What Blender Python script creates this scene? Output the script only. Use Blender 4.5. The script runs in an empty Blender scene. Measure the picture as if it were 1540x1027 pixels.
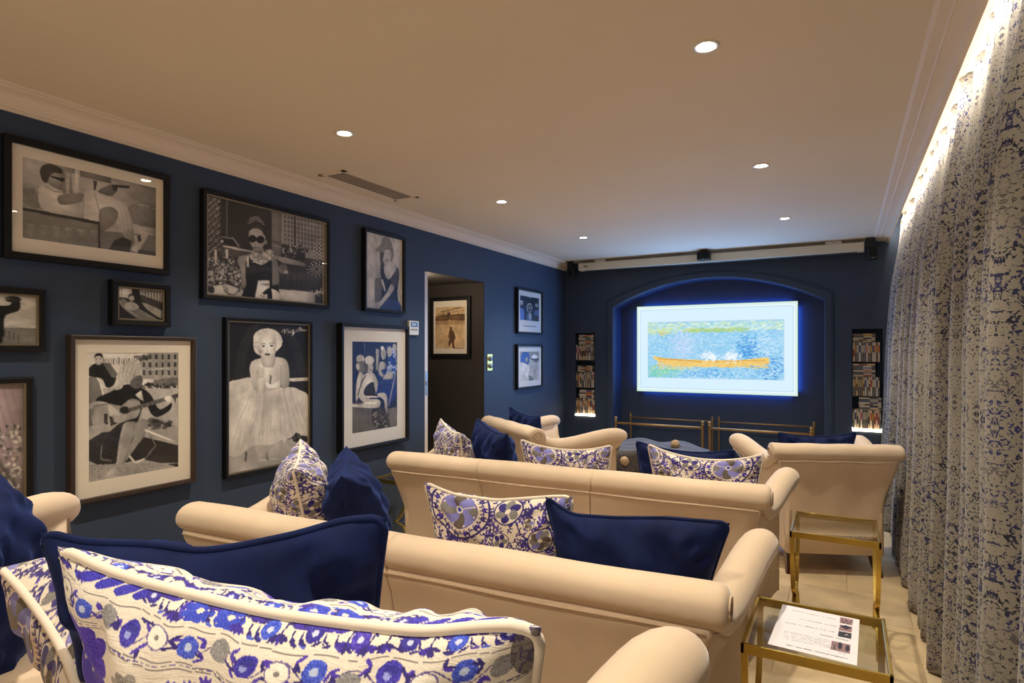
import bpy, bmesh, math, random
import numpy as np
from mathutils import Vector, Matrix

random.seed(7)
RNG = np.random.default_rng(11)
PI = math.pi
scene = bpy.context.scene
COL = scene.collection

# ---------------------------------------------------------------- camera, light, exposure
cam_d = bpy.data.cameras.new('camera')
cam = bpy.data.objects.new('camera', cam_d)
COL.objects.link(cam)
cam.location = (0, 0, 1.45)
cam.rotation_euler = (math.radians(90), 0, math.radians(28.92))
cam_d.sensor_width = 36
cam_d.lens = 36 * 905 / 1540
cam_d.shift_y = 14.5 / 1540
cam_d.clip_start = 0.02
scene.camera = cam

world = bpy.data.worlds.new('world')
scene.world = world
world.use_nodes = True
world.node_tree.nodes['Background'].inputs[0].default_value = (0.9, 0.75, 0.6, 1)
world.node_tree.nodes['Background'].inputs[1].default_value = 0.02

scene.view_settings.view_transform = 'Standard'
scene.view_settings.look = 'None'
scene.view_settings.gamma = 1
scene.view_settings.use_curve_mapping = False
scene.view_settings.exposure = 0.9

SPOT_W = 60.0
SPOT_COL = (1.0, 0.89, 0.71)
TV_LIGHT_W = 22.0
LED_STRENGTH = 20.0


def light(name, kind, loc, rot, energy, color, parent=None, **kw):
    d = bpy.data.lights.new(name, kind)
    d.energy = energy
    d.color = color
    for k, v in kw.items():
        setattr(d, k, v)
    o = bpy.data.objects.new(name, d)
    COL.objects.link(o)
    o.location = loc
    o.rotation_euler = rot
    o.parent = parent
    return o


# light given off by the television screen (large soft source at the screen itself)
light('television_glow', 'AREA', (-1.29, 6.925, 1.48), (math.radians(-90), 0, 0), TV_LIGHT_W, (0.18, 0.42, 1.0),
      shape='RECTANGLE', size=1.6, size_y=0.9)
# added fill: unseen blue strips behind the television that wash the recess
for sx_, sz_, rot_, len_ in ((0, 1, (math.radians(180), 0, 0), 1.6), (0, -1, (0, 0, 0), 1.6),
                             (-1, 0, (0, math.radians(90), 0), .9), (1, 0, (0, math.radians(-90), 0), .9)):
    light('recess_blue_fill', 'AREA', (-1.294 + sx_ * .86, 7.038, 1.477 + sz_ * .49), rot_, 0.9 * len_, (0.05, 0.20, 1.0),
          shape='RECTANGLE', size=len_, size_y=.03)
# added warm fill behind the camera, brightening the sofa backs and ceiling
light('rear_fill_light', 'AREA', (-1.2, -1.42, 1.35), (math.radians(96), 0, 0), 12.0, (1.0, 0.84, 0.64),
      shape='RECTANGLE', size=2.6, size_y=1.7)
# light from the corridor behind the doorway
light('corridor_light', 'POINT', (-3.25, 4.16, 2.0), (0, 0, 0), 4.0, (1.0, 0.80, 0.58), shadow_soft_size=0.08)


# ---------------------------------------------------------------- helpers
def lin(c):
    return tuple(((v / 255) / 12.92 if v / 255 <= 0.04045 else ((v / 255 + 0.055) / 1.055) ** 2.4) for v in c)


def mat(name, rgb, rough=0.6, metal=0.0, sheen=0.0, spec=0.5, mottle=0.0, mscale=6.0, bump=0.0, bscale=200.0, coat=0.0):
    m = bpy.data.materials.new(name)
    m.use_nodes = True
    nt = m.node_tree
    b = nt.nodes['Principled BSDF']
    c = lin(rgb)
    b.inputs['Base Color'].default_value = (*c, 1)
    b.inputs['Roughness'].default_value = rough
    b.inputs['Metallic'].default_value = metal
    b.inputs['Specular IOR Level'].default_value = spec
    b.inputs['Sheen Weight'].default_value = sheen
    b.inputs['Sheen Roughness'].default_value = 0.4
    b.inputs['Coat Weight'].default_value = coat
    tc = nt.nodes.new('ShaderNodeTexCoord')
    if mottle:
        n = nt.nodes.new('ShaderNodeTexNoise')
        n.inputs['Scale'].default_value = mscale
        n.inputs['Detail'].default_value = 4
        nt.links.new(tc.outputs['Object'], n.inputs['Vector'])
        r = nt.nodes.new('ShaderNodeValToRGB')
        r.color_ramp.elements[0].position = 0.35
        r.color_ramp.elements[1].position = 0.65
        r.color_ramp.elements[0].color = (*[v * (1 - mottle) for v in c], 1)
        r.color_ramp.elements[1].color = (*[min(1, v * (1 + mottle)) for v in c], 1)
        nt.links.new(n.outputs['Fac'], r.inputs['Fac'])
        nt.links.new(r.outputs['Color'], b.inputs['Base Color'])
    if bump:
        n2 = nt.nodes.new('ShaderNodeTexNoise')
        n2.inputs['Scale'].default_value = bscale
        n2.inputs['Detail'].default_value = 3
        nt.links.new(tc.outputs['Object'], n2.inputs['Vector'])
        bp = nt.nodes.new('ShaderNodeBump')
        bp.inputs['Strength'].default_value = bump
        bp.inputs['Distance'].default_value = 0.002
        nt.links.new(n2.outputs['Fac'], bp.inputs['Height'])
        nt.links.new(bp.outputs['Normal'], b.inputs['Normal'])
    return m


def emit_mat(name, rgb, strength):
    m = bpy.data.materials.new(name)
    m.use_nodes = True
    b = m.node_tree.nodes['Principled BSDF']
    b.inputs['Base Color'].default_value = (0.02, 0.02, 0.02, 1)
    b.inputs['Emission Color'].default_value = (*rgb, 1)
    b.inputs['Emission Strength'].default_value = strength
    return m


def vc_mat(name, rough=0.6, emission=0.0, sheen=0.0, weave=0.0):
    m = bpy.data.materials.new(name)
    m.use_nodes = True
    nt = m.node_tree
    b = nt.nodes['Principled BSDF']
    a = nt.nodes.new('ShaderNodeVertexColor')
    a.layer_name = 'paint'
    b.inputs['Roughness'].default_value = rough
    b.inputs['Sheen Weight'].default_value = sheen
    if emission:
        b.inputs['Base Color'].default_value = (0.01, 0.01, 0.01, 1)
        nt.links.new(a.outputs['Color'], b.inputs['Emission Color'])
        b.inputs['Emission Strength'].default_value = emission
    else:
        nt.links.new(a.outputs['Color'], b.inputs['Base Color'])
    if weave:
        tc = nt.nodes.new('ShaderNodeTexCoord')
        mp = nt.nodes.new('ShaderNodeMapping')
        mp.inputs['Scale'].default_value = (60, 60, 900)
        n2 = nt.nodes.new('ShaderNodeTexNoise')
        n2.inputs['Scale'].default_value = 1
        nt.links.new(tc.outputs['Object'], mp.inputs['Vector'])
        nt.links.new(mp.outputs['Vector'], n2.inputs['Vector'])
        bp = nt.nodes.new('ShaderNodeBump')
        bp.inputs['Strength'].default_value = weave
        bp.inputs['Distance'].default_value = 0.001
        nt.links.new(n2.outputs['Fac'], bp.inputs['Height'])
        nt.links.new(bp.outputs['Normal'], b.inputs['Normal'])
    return m


def glass_mat(name, tint=(0.92, 0.95, 0.93), refl=1.0, ior=1.45):
    m = bpy.data.materials.new(name)
    m.use_nodes = True
    nt = m.node_tree
    nt.nodes.remove(nt.nodes['Principled BSDF'])
    out = nt.nodes['Material Output']
    t = nt.nodes.new('ShaderNodeBsdfTransparent')
    t.inputs[0].default_value = (*tint, 1)
    g = nt.nodes.new('ShaderNodeBsdfGlossy')
    g.inputs['Roughness'].default_value = 0.02
    lw = nt.nodes.new('ShaderNodeLayerWeight')
    lw.inputs['Blend'].default_value = 0.5
    pw = nt.nodes.new('ShaderNodeMath')
    pw.operation = 'POWER'
    pw.inputs[1].default_value = 4.5
    nt.links.new(lw.outputs['Facing'], pw.inputs[0])
    f = nt.nodes.new('ShaderNodeMath')
    f.operation = 'MULTIPLY_ADD'
    f.inputs[1].default_value = 0.93
    f.inputs[2].default_value = 0.045
    nt.links.new(pw.outputs[0], f.inputs[0])
    ml = nt.nodes.new('ShaderNodeMath')
    ml.operation = 'MULTIPLY'
    ml.inputs[1].default_value = refl
    nt.links.new(f.outputs[0], ml.inputs[0])
    mx = nt.nodes.new('ShaderNodeMixShader')
    nt.links.new(ml.outputs[0], mx.inputs[0])
    nt.links.new(t.outputs[0], mx.inputs[1])
    nt.links.new(g.outputs[0], mx.inputs[2])
    nt.links.new(mx.outputs[0], out.inputs[0])
    return m


def mk(name, verts, faces, m, parent=None, smooth=False, loc=None):
    me = bpy.data.meshes.new(name)
    me.from_pydata([tuple(v) for v in verts], [], faces)
    me.materials.append(m)
    if smooth:
        me.polygons.foreach_set('use_smooth', [True] * len(me.polygons))
    me.update()
    o = bpy.data.objects.new(name, me)
    COL.objects.link(o)
    o.parent = parent
    if loc:
        o.location = loc
    return o


def bm_obj(name, bm, m, parent=None, smooth=False, loc=None):
    me = bpy.data.meshes.new(name)
    bmesh.ops.recalc_face_normals(bm, faces=bm.faces)
    bm.to_mesh(me)
    bm.free()
    me.materials.append(m)
    if smooth:
        me.polygons.foreach_set('use_smooth', [True] * len(me.polygons))
    o = bpy.data.objects.new(name, me)
    COL.objects.link(o)
    o.parent = parent
    if loc:
        o.location = loc
    return o


def add_box(bm, x0, x1, y0, y1, z0, z1, bev=0.0, seg=2):
    r = bmesh.ops.create_cube(bm, size=1.0)
    vs = r['verts']
    for v in vs:
        v.co = Vector((x0 + (v.co.x + .5) * (x1 - x0), y0 + (v.co.y + .5) * (y1 - y0), z0 + (v.co.z + .5) * (z1 - z0)))
    if bev:
        es = list({e for v in vs for e in v.link_edges})
        bmesh.ops.bevel(bm, geom=es, offset=bev, segments=seg, affect='EDGES', profile=0.5)


def box(name, x0, x1, y0, y1, z0, z1, m, parent=None, bev=0.0, smooth=False):
    bm = bmesh.new()
    add_box(bm, min(x0, x1), max(x0, x1), min(y0, y1), max(y0, y1), min(z0, z1), max(z0, z1), bev)
    return bm_obj(name, bm, m, parent, smooth)


def loft(rings, closed=True, caps=True):
    n = len(rings[0])
    V = [p for r in rings for p in r]
    F = []
    for i in range(len(rings) - 1):
        for j in range(n if closed else n - 1):
            k = (j + 1) % n
            F.append((i * n + j, i * n + k, (i + 1) * n + k, (i + 1) * n + j))
    if caps and closed:
        F.append(tuple(range(n - 1, -1, -1)))
        F.append(tuple((len(rings) - 1) * n + j for j in range(n)))
    return V, F


def tube_vf(path, r, n=8, closed=False):
    P = [Vector(p) for p in path]
    rings = []
    N = len(P)
    up = Vector((0.13, 0.21, 0.97)).normalized()
    for i in range(N):
        if closed:
            t = P[(i + 1) % N] - P[i - 1]
        else:
            t = P[min(i + 1, N - 1)] - P[max(i - 1, 0)]
        t.normalize()
        a = t.cross(up)
        if a.length < 1e-3:
            a = t.cross(Vector((1, 0, 0)))
        a.normalize()
        b = t.cross(a)
        rr = r(i / (N - 1)) if callable(r) else r
        rings.append([P[i] + rr * (math.cos(2 * PI * k / n) * a + math.sin(2 * PI * k / n) * b) for k in range(n)])
    if closed:
        rings.append(rings[0])
        return loft(rings, True, False)
    return loft(rings)


def tube(name, path, r, m, parent=None, n=8, closed=False):
    V, F = tube_vf(path, r, n, closed)
    return mk(name, V, F, m, parent, True)


def tag(o, label, cat, group=None, kind=None):
    o['label'] = label
    o['category'] = cat
    if group:
        o['group'] = group
    if kind:
        o['kind'] = kind
    return o


def thing(name, label, cat, loc=(0, 0, 0), rz=0.0, group=None):
    o = bpy.data.objects.new(name, None)
    COL.objects.link(o)
    o.empty_display_size = 0.1
    o.location = loc
    o.rotation_euler = (0, 0, rz)
    return tag(o, label, cat, group)


def struct(o):
    o['kind'] = 'structure'
    return o


def copy_tree(o, parent=None):
    c = o.copy()
    COL.objects.link(c)
    c.parent = parent
    for ch in list(o.children):
        copy_tree(ch, c)
    return c


def sst(a, b, x):
    t = min(1, max(0, (x - a) / (b - a)))
    return t * t * (3 - 2 * t)


# ---------------------------------------------------------------- materials
M_NAVY = mat('navy_wall_paint', (54, 67, 88), rough=0.62, spec=0.35, mottle=0.03, mscale=2.0, bump=0.08, bscale=150)
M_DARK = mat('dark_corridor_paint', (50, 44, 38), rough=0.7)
M_CEIL = mat('warm_white_ceiling_paint', (228, 211, 184), rough=0.85, spec=0.2, mottle=0.015, mscale=1.2)
M_CORN = mat('cornice_paint', (230, 212, 188), rough=0.7, spec=0.3)
M_CREAM = mat('cream_wall_paint', (222, 212, 190), rough=0.8)
M_WHITE = mat('white_gloss_paint', (225, 220, 212), rough=0.4)
M_SOFA = mat('sand_velvet', (213, 190, 164), rough=0.85, sheen=0.35, spec=0.15, mottle=0.07, mscale=3.0, bump=0.12, bscale=500)
M_SEAM = mat('sand_piping', (196, 170, 142), rough=0.85, sheen=0.2)
M_LEG = mat('mahogany', (62, 24, 16), rough=0.3, mottle=0.2, mscale=14)
M_BRASS = mat('brass', (190, 162, 84), rough=0.3, metal=1.0, mottle=0.06, mscale=12)
M_OLDBRASS = mat('aged_brass', (176, 136, 80), rough=0.45, metal=0.55, mottle=0.1, mscale=12)
M_GLASS = glass_mat('table_glass', (0.93, 0.945, 0.91))
M_PICGLASS = glass_mat('picture_glass', (0.97, 0.97, 0.97), 0.7)
M_BLACK = mat('black_frame_lacquer', (15, 14, 14), rough=0.5, spec=0.3)
M_BROWNF = mat('dark_walnut_frame', (56, 42, 34), rough=0.45, mottle=0.1, mscale=20)
M_SLIP = mat('silver_slip', (150, 138, 112), rough=0.4, metal=0.6)
M_MATB = mat('ivory_mat_board', (240, 229, 210), rough=0.9)
M_MATW = mat('white_mat_board', (232, 230, 226), rough=0.9)
M_VELVET = mat('navy_velvet', (16, 27, 68), rough=0.8, sheen=0.33, spec=0.15, mottle=0.25, mscale=9, bump=0.15, bscale=400)
M_VELVET.node_tree.nodes['Principled BSDF'].inputs['Sheen Tint'].default_value = (0.16, 0.30, 1.0, 1)
M_PIPE = mat('ivory_piping', (232, 220, 204), rough=0.8)
M_PRINT = vc_mat('photographic_print', 0.45)
M_SUZANI = vc_mat('embroidered_cloth', 0.85, sheen=0.15, weave=0.5)
M_GREYUP = mat('charcoal_upholstery', (70, 70, 76), rough=0.9, mottle=0.1)
M_THROW = mat('blue_grey_fleece', (78, 74, 74), rough=1.0, sheen=0.3, mottle=0.25, mscale=60, bump=0.8, bscale=160)
M_PLASTIC = mat('black_plastic', (14, 14, 15), rough=0.5)
M_WPLASTIC = mat('white_plastic', (224, 222, 214), rough=0.4)
M_LCD = mat('blue_liquid_crystal_display', (60, 110, 170), rough=0.3)
M_METAL = mat('brushed_steel', (150, 150, 150), rough=0.35, metal=1.0)


# limestone: worn sand tile with veining
def stone_mat(name, rgb):
    m = mat(name, rgb, rough=0.35, spec=0.4, mottle=0.17, mscale=4.0, bump=0.1, bscale=30)
    return m


M_STONE = [stone_mat('limestone_light', (206, 186, 152)), stone_mat('limestone_mid', (198, 176, 142)), stone_mat('limestone_warm', (208, 184, 146))]
M_GROUT = mat('grout', (188, 168, 136), rough=0.9)


def curtain_mat():
    m = bpy.data.materials.new('blue_sprig_curtain_cloth')
    m.use_nodes = True
    nt = m.node_tree
    N = nt.nodes.new
    L = nt.links.new
    b = nt.nodes['Principled BSDF']
    b.inputs['Roughness'].default_value = 0.9
    b.inputs['Sheen Weight'].default_value = 0.15
    uv = N('ShaderNodeUVMap')
    uv.uv_map = 'cloth'
    sp = N('ShaderNodeSeparateXYZ')
    L(uv.outputs[0], sp.inputs[0])
    # mirrored repeat across the width
    pp = N('ShaderNodeMath'); pp.operation = 'PINGPONG'; pp.inputs[1].default_value = 0.17
    L(sp.outputs['X'], pp.inputs[0])
    cb = N('ShaderNodeCombineXYZ')
    L(pp.outputs[0], cb.inputs['X'])
    fr = N('ShaderNodeMath'); fr.operation = 'PINGPONG'; fr.inputs[1].default_value = 0.62
    L(sp.outputs['Y'], fr.inputs[0])
    L(fr.outputs[0], cb.inputs['Y'])

    def blot(scale, detail, dist, t0, t1, off):
        mp = N('ShaderNodeMapping')
        mp.inputs['Location'].default_value = off
        mp.inputs['Scale'].default_value = (1.0, 1.0, 1.0)
        L(cb.outputs[0], mp.inputs['Vector'])
        n = N('ShaderNodeTexNoise')
        n.inputs['Scale'].default_value = scale
        n.inputs['Detail'].default_value = detail
        n.inputs['Distortion'].default_value = dist
        L(mp.outputs[0], n.inputs['Vector'])
        r = N('ShaderNodeMapRange')
        r.inputs['From Min'].default_value = t0
        r.inputs['From Max'].default_value = t1
        L(n.outputs['Fac'], r.inputs['Value'])
        return r.outputs[0]
    a1 = blot(56, 1.5, 1.4, 0.560, 0.59, (3, 1, 0))
    a2 = blot(90, 2.0, 0.8, 0.60, 0.63, (0, 5, 2))
    dens = blot(4.5, 1.0, 0.3, 0.36, 0.50, (7, 7, 1))
    m1 = N('ShaderNodeMath'); m1.operation = 'MULTIPLY'
    L(a1, m1.inputs[0]); L(dens, m1.inputs[1])
    mx = N('ShaderNodeMath'); mx.operation = 'MAXIMUM'
    L(m1.outputs[0], mx.inputs[0]); L(a2, mx.inputs[1])
    # ink tone varies between navy and charcoal
    tone = blot(9, 1, 0, 0.4, 0.6, (2, 9, 4))
    ink = N('ShaderNodeMixRGB')
    ink.inputs[1].default_value = (*lin((30, 32, 50)), 1)
    ink.inputs[2].default_value = (*lin((38, 44, 98)), 1)
    L(tone, ink.inputs[0])
    # slubby linen ground
    mp = N('ShaderNodeMapping'); mp.inputs['Scale'].default_value = (700, 260, 1)
    L(uv.outputs[0], mp.inputs['Vector'])
    wn = N('ShaderNodeTexNoise'); wn.inputs['Scale'].default_value = 1.0
    L(mp.outputs[0], wn.inputs['Vector'])
    gr = N('ShaderNodeValToRGB')
    gr.color_ramp.elements[0].position = 0.3
    gr.color_ramp.elements[1].position = 0.7
    gr.color_ramp.elements[0].color = (*lin((126, 121, 112)), 1)
    gr.color_ramp.elements[1].color = (*lin((166, 160, 150)), 1)
    L(wn.outputs['Fac'], gr.inputs['Fac'])
    fin = N('ShaderNodeMixRGB')
    L(mx.outputs[0], fin.inputs[0]); L(gr.outputs[0], fin.inputs[1]); L(ink.outputs[0], fin.inputs[2])
    L(fin.outputs[0], b.inputs['Base Color'])
    bp = N('ShaderNodeBump'); bp.inputs['Strength'].default_value = 0.25; bp.inputs['Distance'].default_value = 0.001
    L(wn.outputs['Fac'], bp.inputs['Height']); L(bp.outputs[0], b.inputs['Normal'])
    return m


M_CURTAIN = curtain_mat()

# ================================================================ THE ROOM
XL, XR, YN, YF, ZC = -3.01, 0.66, -1.5, 6.8, 2.52
XC = 0.375      # edge of the dropped ceiling beside the curtain slot
T = 0.15
DY0, DY1, DZ = 3.97, 4.90, 2.11

# floor: limestone slabs, each its own piece over a grout bed
floor = struct(box('floor', -4.4, XR + T, YN - T, 7.3, -0.08, -0.006, M_GROUT))
tile_me = []
TW, TL = 0.605, 0.405
for k in range(3):
    o = box('tile', 0, TW - 0.003, 0, TL - 0.003, -0.03, 0, M_STONE[k], None, 0.002)
    tile_me.append(o.data)
    bpy.data.objects.remove(o)
ti = 0
for r in range(int((7.06 - YN) / TL) + 1):
    y = YN + r * TL
    off = 0.0 if r % 2 == 0 else TW / 2
    x = XL - off
    while x < XR:
        x1 = min(x + TW, XR)
        x0 = max(x, XL)
        if x1 - x0 > 0.05 and y + TL < 7.08:
            o = bpy.data.objects.new('tile', random.choice(tile_me))
            COL.objects.link(o)
            o.parent = floor
            o.location = (x0, y, random.uniform(-0.0006, 0.0004))
            o.scale = ((x1 - x0 - 0.003) / (TW - 0.003), 1, 1)
        x += TW
for r in range(4):
    for c in range(2):
        o = bpy.data.objects.new('tile', tile_me[(r + c) % 3])
        COL.objects.link(o); o.parent = floor
        o.location = (XL - TW * (c + 1), DY0 - 0.35 + r * TL, 0)

# raised platform under the back row
platform = struct(box('platform', XL, XC - 0.05, YN, 1.12, 0.0, 0.20, M_STONE[1], None, 0.006))

# ceiling with service slot on the curtain side
bm = bmesh.new()
add_box(bm, XL - T, XC, YN - T, 7.3, ZC, ZC + 0.04)
add_box(bm, XC - 0.03, XC, YN, YF, ZC + 0.03, ZC + 0.24)
add_box(bm, XC - 0.03, XR + T, YN - T, YF + T, ZC + 0.24, ZC + 0.28)
ceiling = struct(bm_obj('ceiling', bm, M_CEIL))
box('corridor_ceiling', -4.4, XL - T, DY0 - 0.4, DY1, DZ, DZ + 0.04, M_DARK, ceiling)

# left wall with doorway
bm = bmesh.new()
add_box(bm, XL - T, XL, YN - T, DY0, 0, ZC)
add_box(bm, XL - T, XL, DY1, 7.3, 0, ZC)
add_box(bm, XL - T, XL, DY0, DY1, DZ, ZC)
wl = struct(bm_obj('wall_left', bm, M_NAVY))
# reveal and corridor walls behind the doorway
bm = bmesh.new()
add_box(bm, -4.4, XL - 0.004, DY1 - 0.004, DY1 + 0.1, 0, DZ)
add_box(bm, -4.5, -4.4, DY0 - 0.5, DY1 + 0.1, 0, DZ)
add_box(bm, -4.4, XL - T, DY0 - 0.5, DY0 - 0.4, 0, DZ)
add_box(bm, XL - T + 0.001, XL - 0.004, DY0, DY1, DZ - 0.004, DZ + 0.001)
wc = struct(bm_obj('wall_corridor', bm, M_DARK))

struct(box('wall_back', XL - T, XR + T, YN - T, YN, 0, ZC + 0.24, M_NAVY))
struct(box('wall_right', XR, XR + T, YN - T, YF + T, 0, ZC + 0.24, M_CREAM))

# far wall: two media niches and an arched recess
AX0, AX1 = -2.385, -0.176
ACX = (AX0 + AX1) / 2
AH = (AX1 - AX0) / 2
ZS, ZA = 1.965, 2.25
RY = 7.06
rise = ZA - ZS
R_ = (AH * AH + rise * rise) / (2 * rise)


def arc(hw, zs, za, n=40, cx=ACX):
    rs = za - zs
    R = (hw * hw + rs * rs) / (2 * rs)
    a = math.asin(hw / R)
    return [(cx + R * math.sin(-a + 2 * a * i / n), za - R + R * math.cos(-a + 2 * a * i / n)) for i in range(n + 1)]


NZ0, NZ1 = 0.665, 1.667
NL0, NL1 = -2.876, -2.619
NR0, NR1 = 0.065, 0.322
V, F = [], []


def quad(p):
    b = len(V)
    V.extend(p)
    F.append((b, b + 1, b + 2, b + 3))


def rect_y(x0, x1, z0, z1, y=YF):
    quad([(x0, y, z0), (x1, y, z0), (x1, y, z1), (x0, y, z1)])


def holed(x0, x1, hx0, hx1):
    rect_y(x0, hx0, 0, ZC + .24)
    rect_y(hx1, x1, 0, ZC + .24)
    rect_y(hx0, hx1, 0, NZ0)
    rect_y(hx0, hx1, NZ1, ZC + .24)
    y2 = YF + 0.17
    quad([(hx0, YF, NZ0), (hx0, y2, NZ0), (hx0, y2, NZ1), (hx0, YF, NZ1)])
    quad([(hx1, YF, NZ0), (hx1, y2, NZ0), (hx1, y2, NZ1), (hx1, YF, NZ1)])
    quad([(hx0, YF, NZ0), (hx1, YF, NZ0), (hx1, y2, NZ0), (hx0, y2, NZ0)])
    quad([(hx0, YF, NZ1), (hx1, YF, NZ1), (hx1, y2, NZ1), (hx0, y2, NZ1)])
    rect_y(hx0, hx1, NZ0, NZ1, y2)


holed(XL - .1, AX0, NL0, NL1)
holed(AX1, XR + .1, NR0, NR1)
A = arc(AH, ZS, ZA)
for (xa, za), (xb, zb) in zip(A[:-1], A[1:]):
    quad([(xa, YF, za), (xb, YF, zb), (xb, YF, ZC + .24), (xa, YF, ZC + .24)])
    quad([(xa, YF, za), (xb, YF, zb), (xb, RY, zb), (xa, RY, za)])
    quad([(xa, RY, 0), (xb, RY, 0), (xb, RY, zb), (xa, RY, za)])
quad([(AX0, YF, 0), (AX0, RY, 0), (AX0, RY, ZS), (AX0, YF, ZS)])
quad([(AX1, YF, 0), (AX1, RY, 0), (AX1, RY, ZS), (AX1, YF, ZS)])
# solid back so no light leaks
quad([(XL - .2, 7.25, 0), (XR + .2, 7.25, 0), (XR + .2, 7.25, ZC + .3), (XL - .2, 7.25, ZC + .3)])
wf = struct(mk('wall_far', V, F, M_NAVY))

# arch moulding round the recess
TWD = 0.085
Ai = arc(AH, ZS, ZA)
Ao = arc(AH + TWD, ZS + 0.075, ZA + 0.075)
inner = [(AX0, 0)] + Ai + [(AX1, 0)]
outer = [(AX0 - TWD, 0)] + Ao + [(AX1 + TWD, 0)]
rings = []
for (xi, zi), (xo, zo) in zip(inner, outer):
    fx = lambda t: (xi + (xo - xi) * t, zi + (zo - zi) * t)
    ring = []
    for t, yy in ((0, YF + .002), (0, YF - .020), (.12, YF - .026), (.72, YF - .026), (.80, YF - .018), (.88, YF - .020), (1.0, YF - .010), (1.0, YF + .002)):
        p = fx(t)
        ring.append((p[0], yy, p[1]))
    rings.append(ring)
Vt, Ft = loft(rings)
struct(mk('trim_1', Vt, Ft, M_NAVY))


# cornices
def extrude_profile(name, prof, y0, y1, m):
    rings = [[(x, y0, z) for x, z in prof], [(x, y1, z) for x, z in prof]]
    V, F = loft(rings)
    return mk(name, V, F, m)


cp = [(0, 0)]
cp += [(0, -.085), (.012, -.085), (.014, -.076), (.022, -.074), (.024, -.066)]
for i in range(9):
    a = i / 8 * PI / 2
    cp.append((.026 + .058 * (1 - math.cos(a)), -.062 + .044 * math.sin(a)))
cp += [(.090, -.016), (.092, -.009), (.104, -.008), (.106, 0)]
struct(extrude_profile('trim_2', [(XL + a, ZC + b) for a, b in cp], YN, YF, M_CORN))
rp = [(XC, 0), (XC, -.030), (XC - .018, -.030), (XC - .022, -.024)]
for i in range(7):
    a = i / 6 * PI / 2
    rp.append((XC - .026 - .05 * (1 - math.cos(a)), -.022 + .010 * math.sin(a)))
rp += [(XC - .080, -.014), (XC - .086, -.009), (XC - .120, -.008), (XC - .128, -.004), (XC - .134, 0)]
struct(extrude_profile('trim_3', [(a, ZC + b) for a, b in rp], YN, YF, M_CORN))
# skirting boards
struct(box('baseboard_left', XL, XL + .018, YN, DY0, 0, .13, M_NAVY, None, .004))
struct(box('baseboard_left', XL, XL + .018, DY1, YF, 0, .13, M_NAVY, None, .004))
struct(box('baseboard_far', XL, AX0 - TWD, YF - .018, YF, 0, .13, M_NAVY, None, .004))
struct(box('baseboard_far', AX1 + TWD, XR, YF - .018, YF, 0, .13, M_NAVY, None, .004))

# door leaf standing open into the corridor, its latch edge towards the room
door = box('door_1', XL - 0.80, XL - 0.004, DY0 + 0.004, DY0 + 0.046, 0.01, DZ - 0.01, M_WHITE, None, 0.002)
struct(door)
bm = bmesh.new()
add_box(bm, XL - 0.006, XL - 0.0015, DY0 + 0.013, DY0 + 0.037, 1.085, 1.285, 0.001)
add_box(bm, XL - 0.004, XL + 0.004, DY0 + 0.019, DY0 + 0.031, 1.17, 1.20, 0.001)
lp = bm_obj('latch_plate', bm, M_METAL, door)
box('door_handle', XL - .12, XL - .06, DY0 + .046, DY0 + .09, 1.17, 1.19, M_METAL, door, .005)

# led strip hidden behind the ceiling edge, shining on the curtain head
M_LED = emit_mat('led_strip_glow', (1.0, 0.92, 0.80), LED_STRENGTH)
led = box('led_strip', XC + 0.002, XC + 0.016, YN + .1, YF - .05, ZC + 0.035, ZC + 0.060, M_LED)
tag(led, 'long warm white led strip along the ceiling edge above the curtains', 'light strip')

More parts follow.
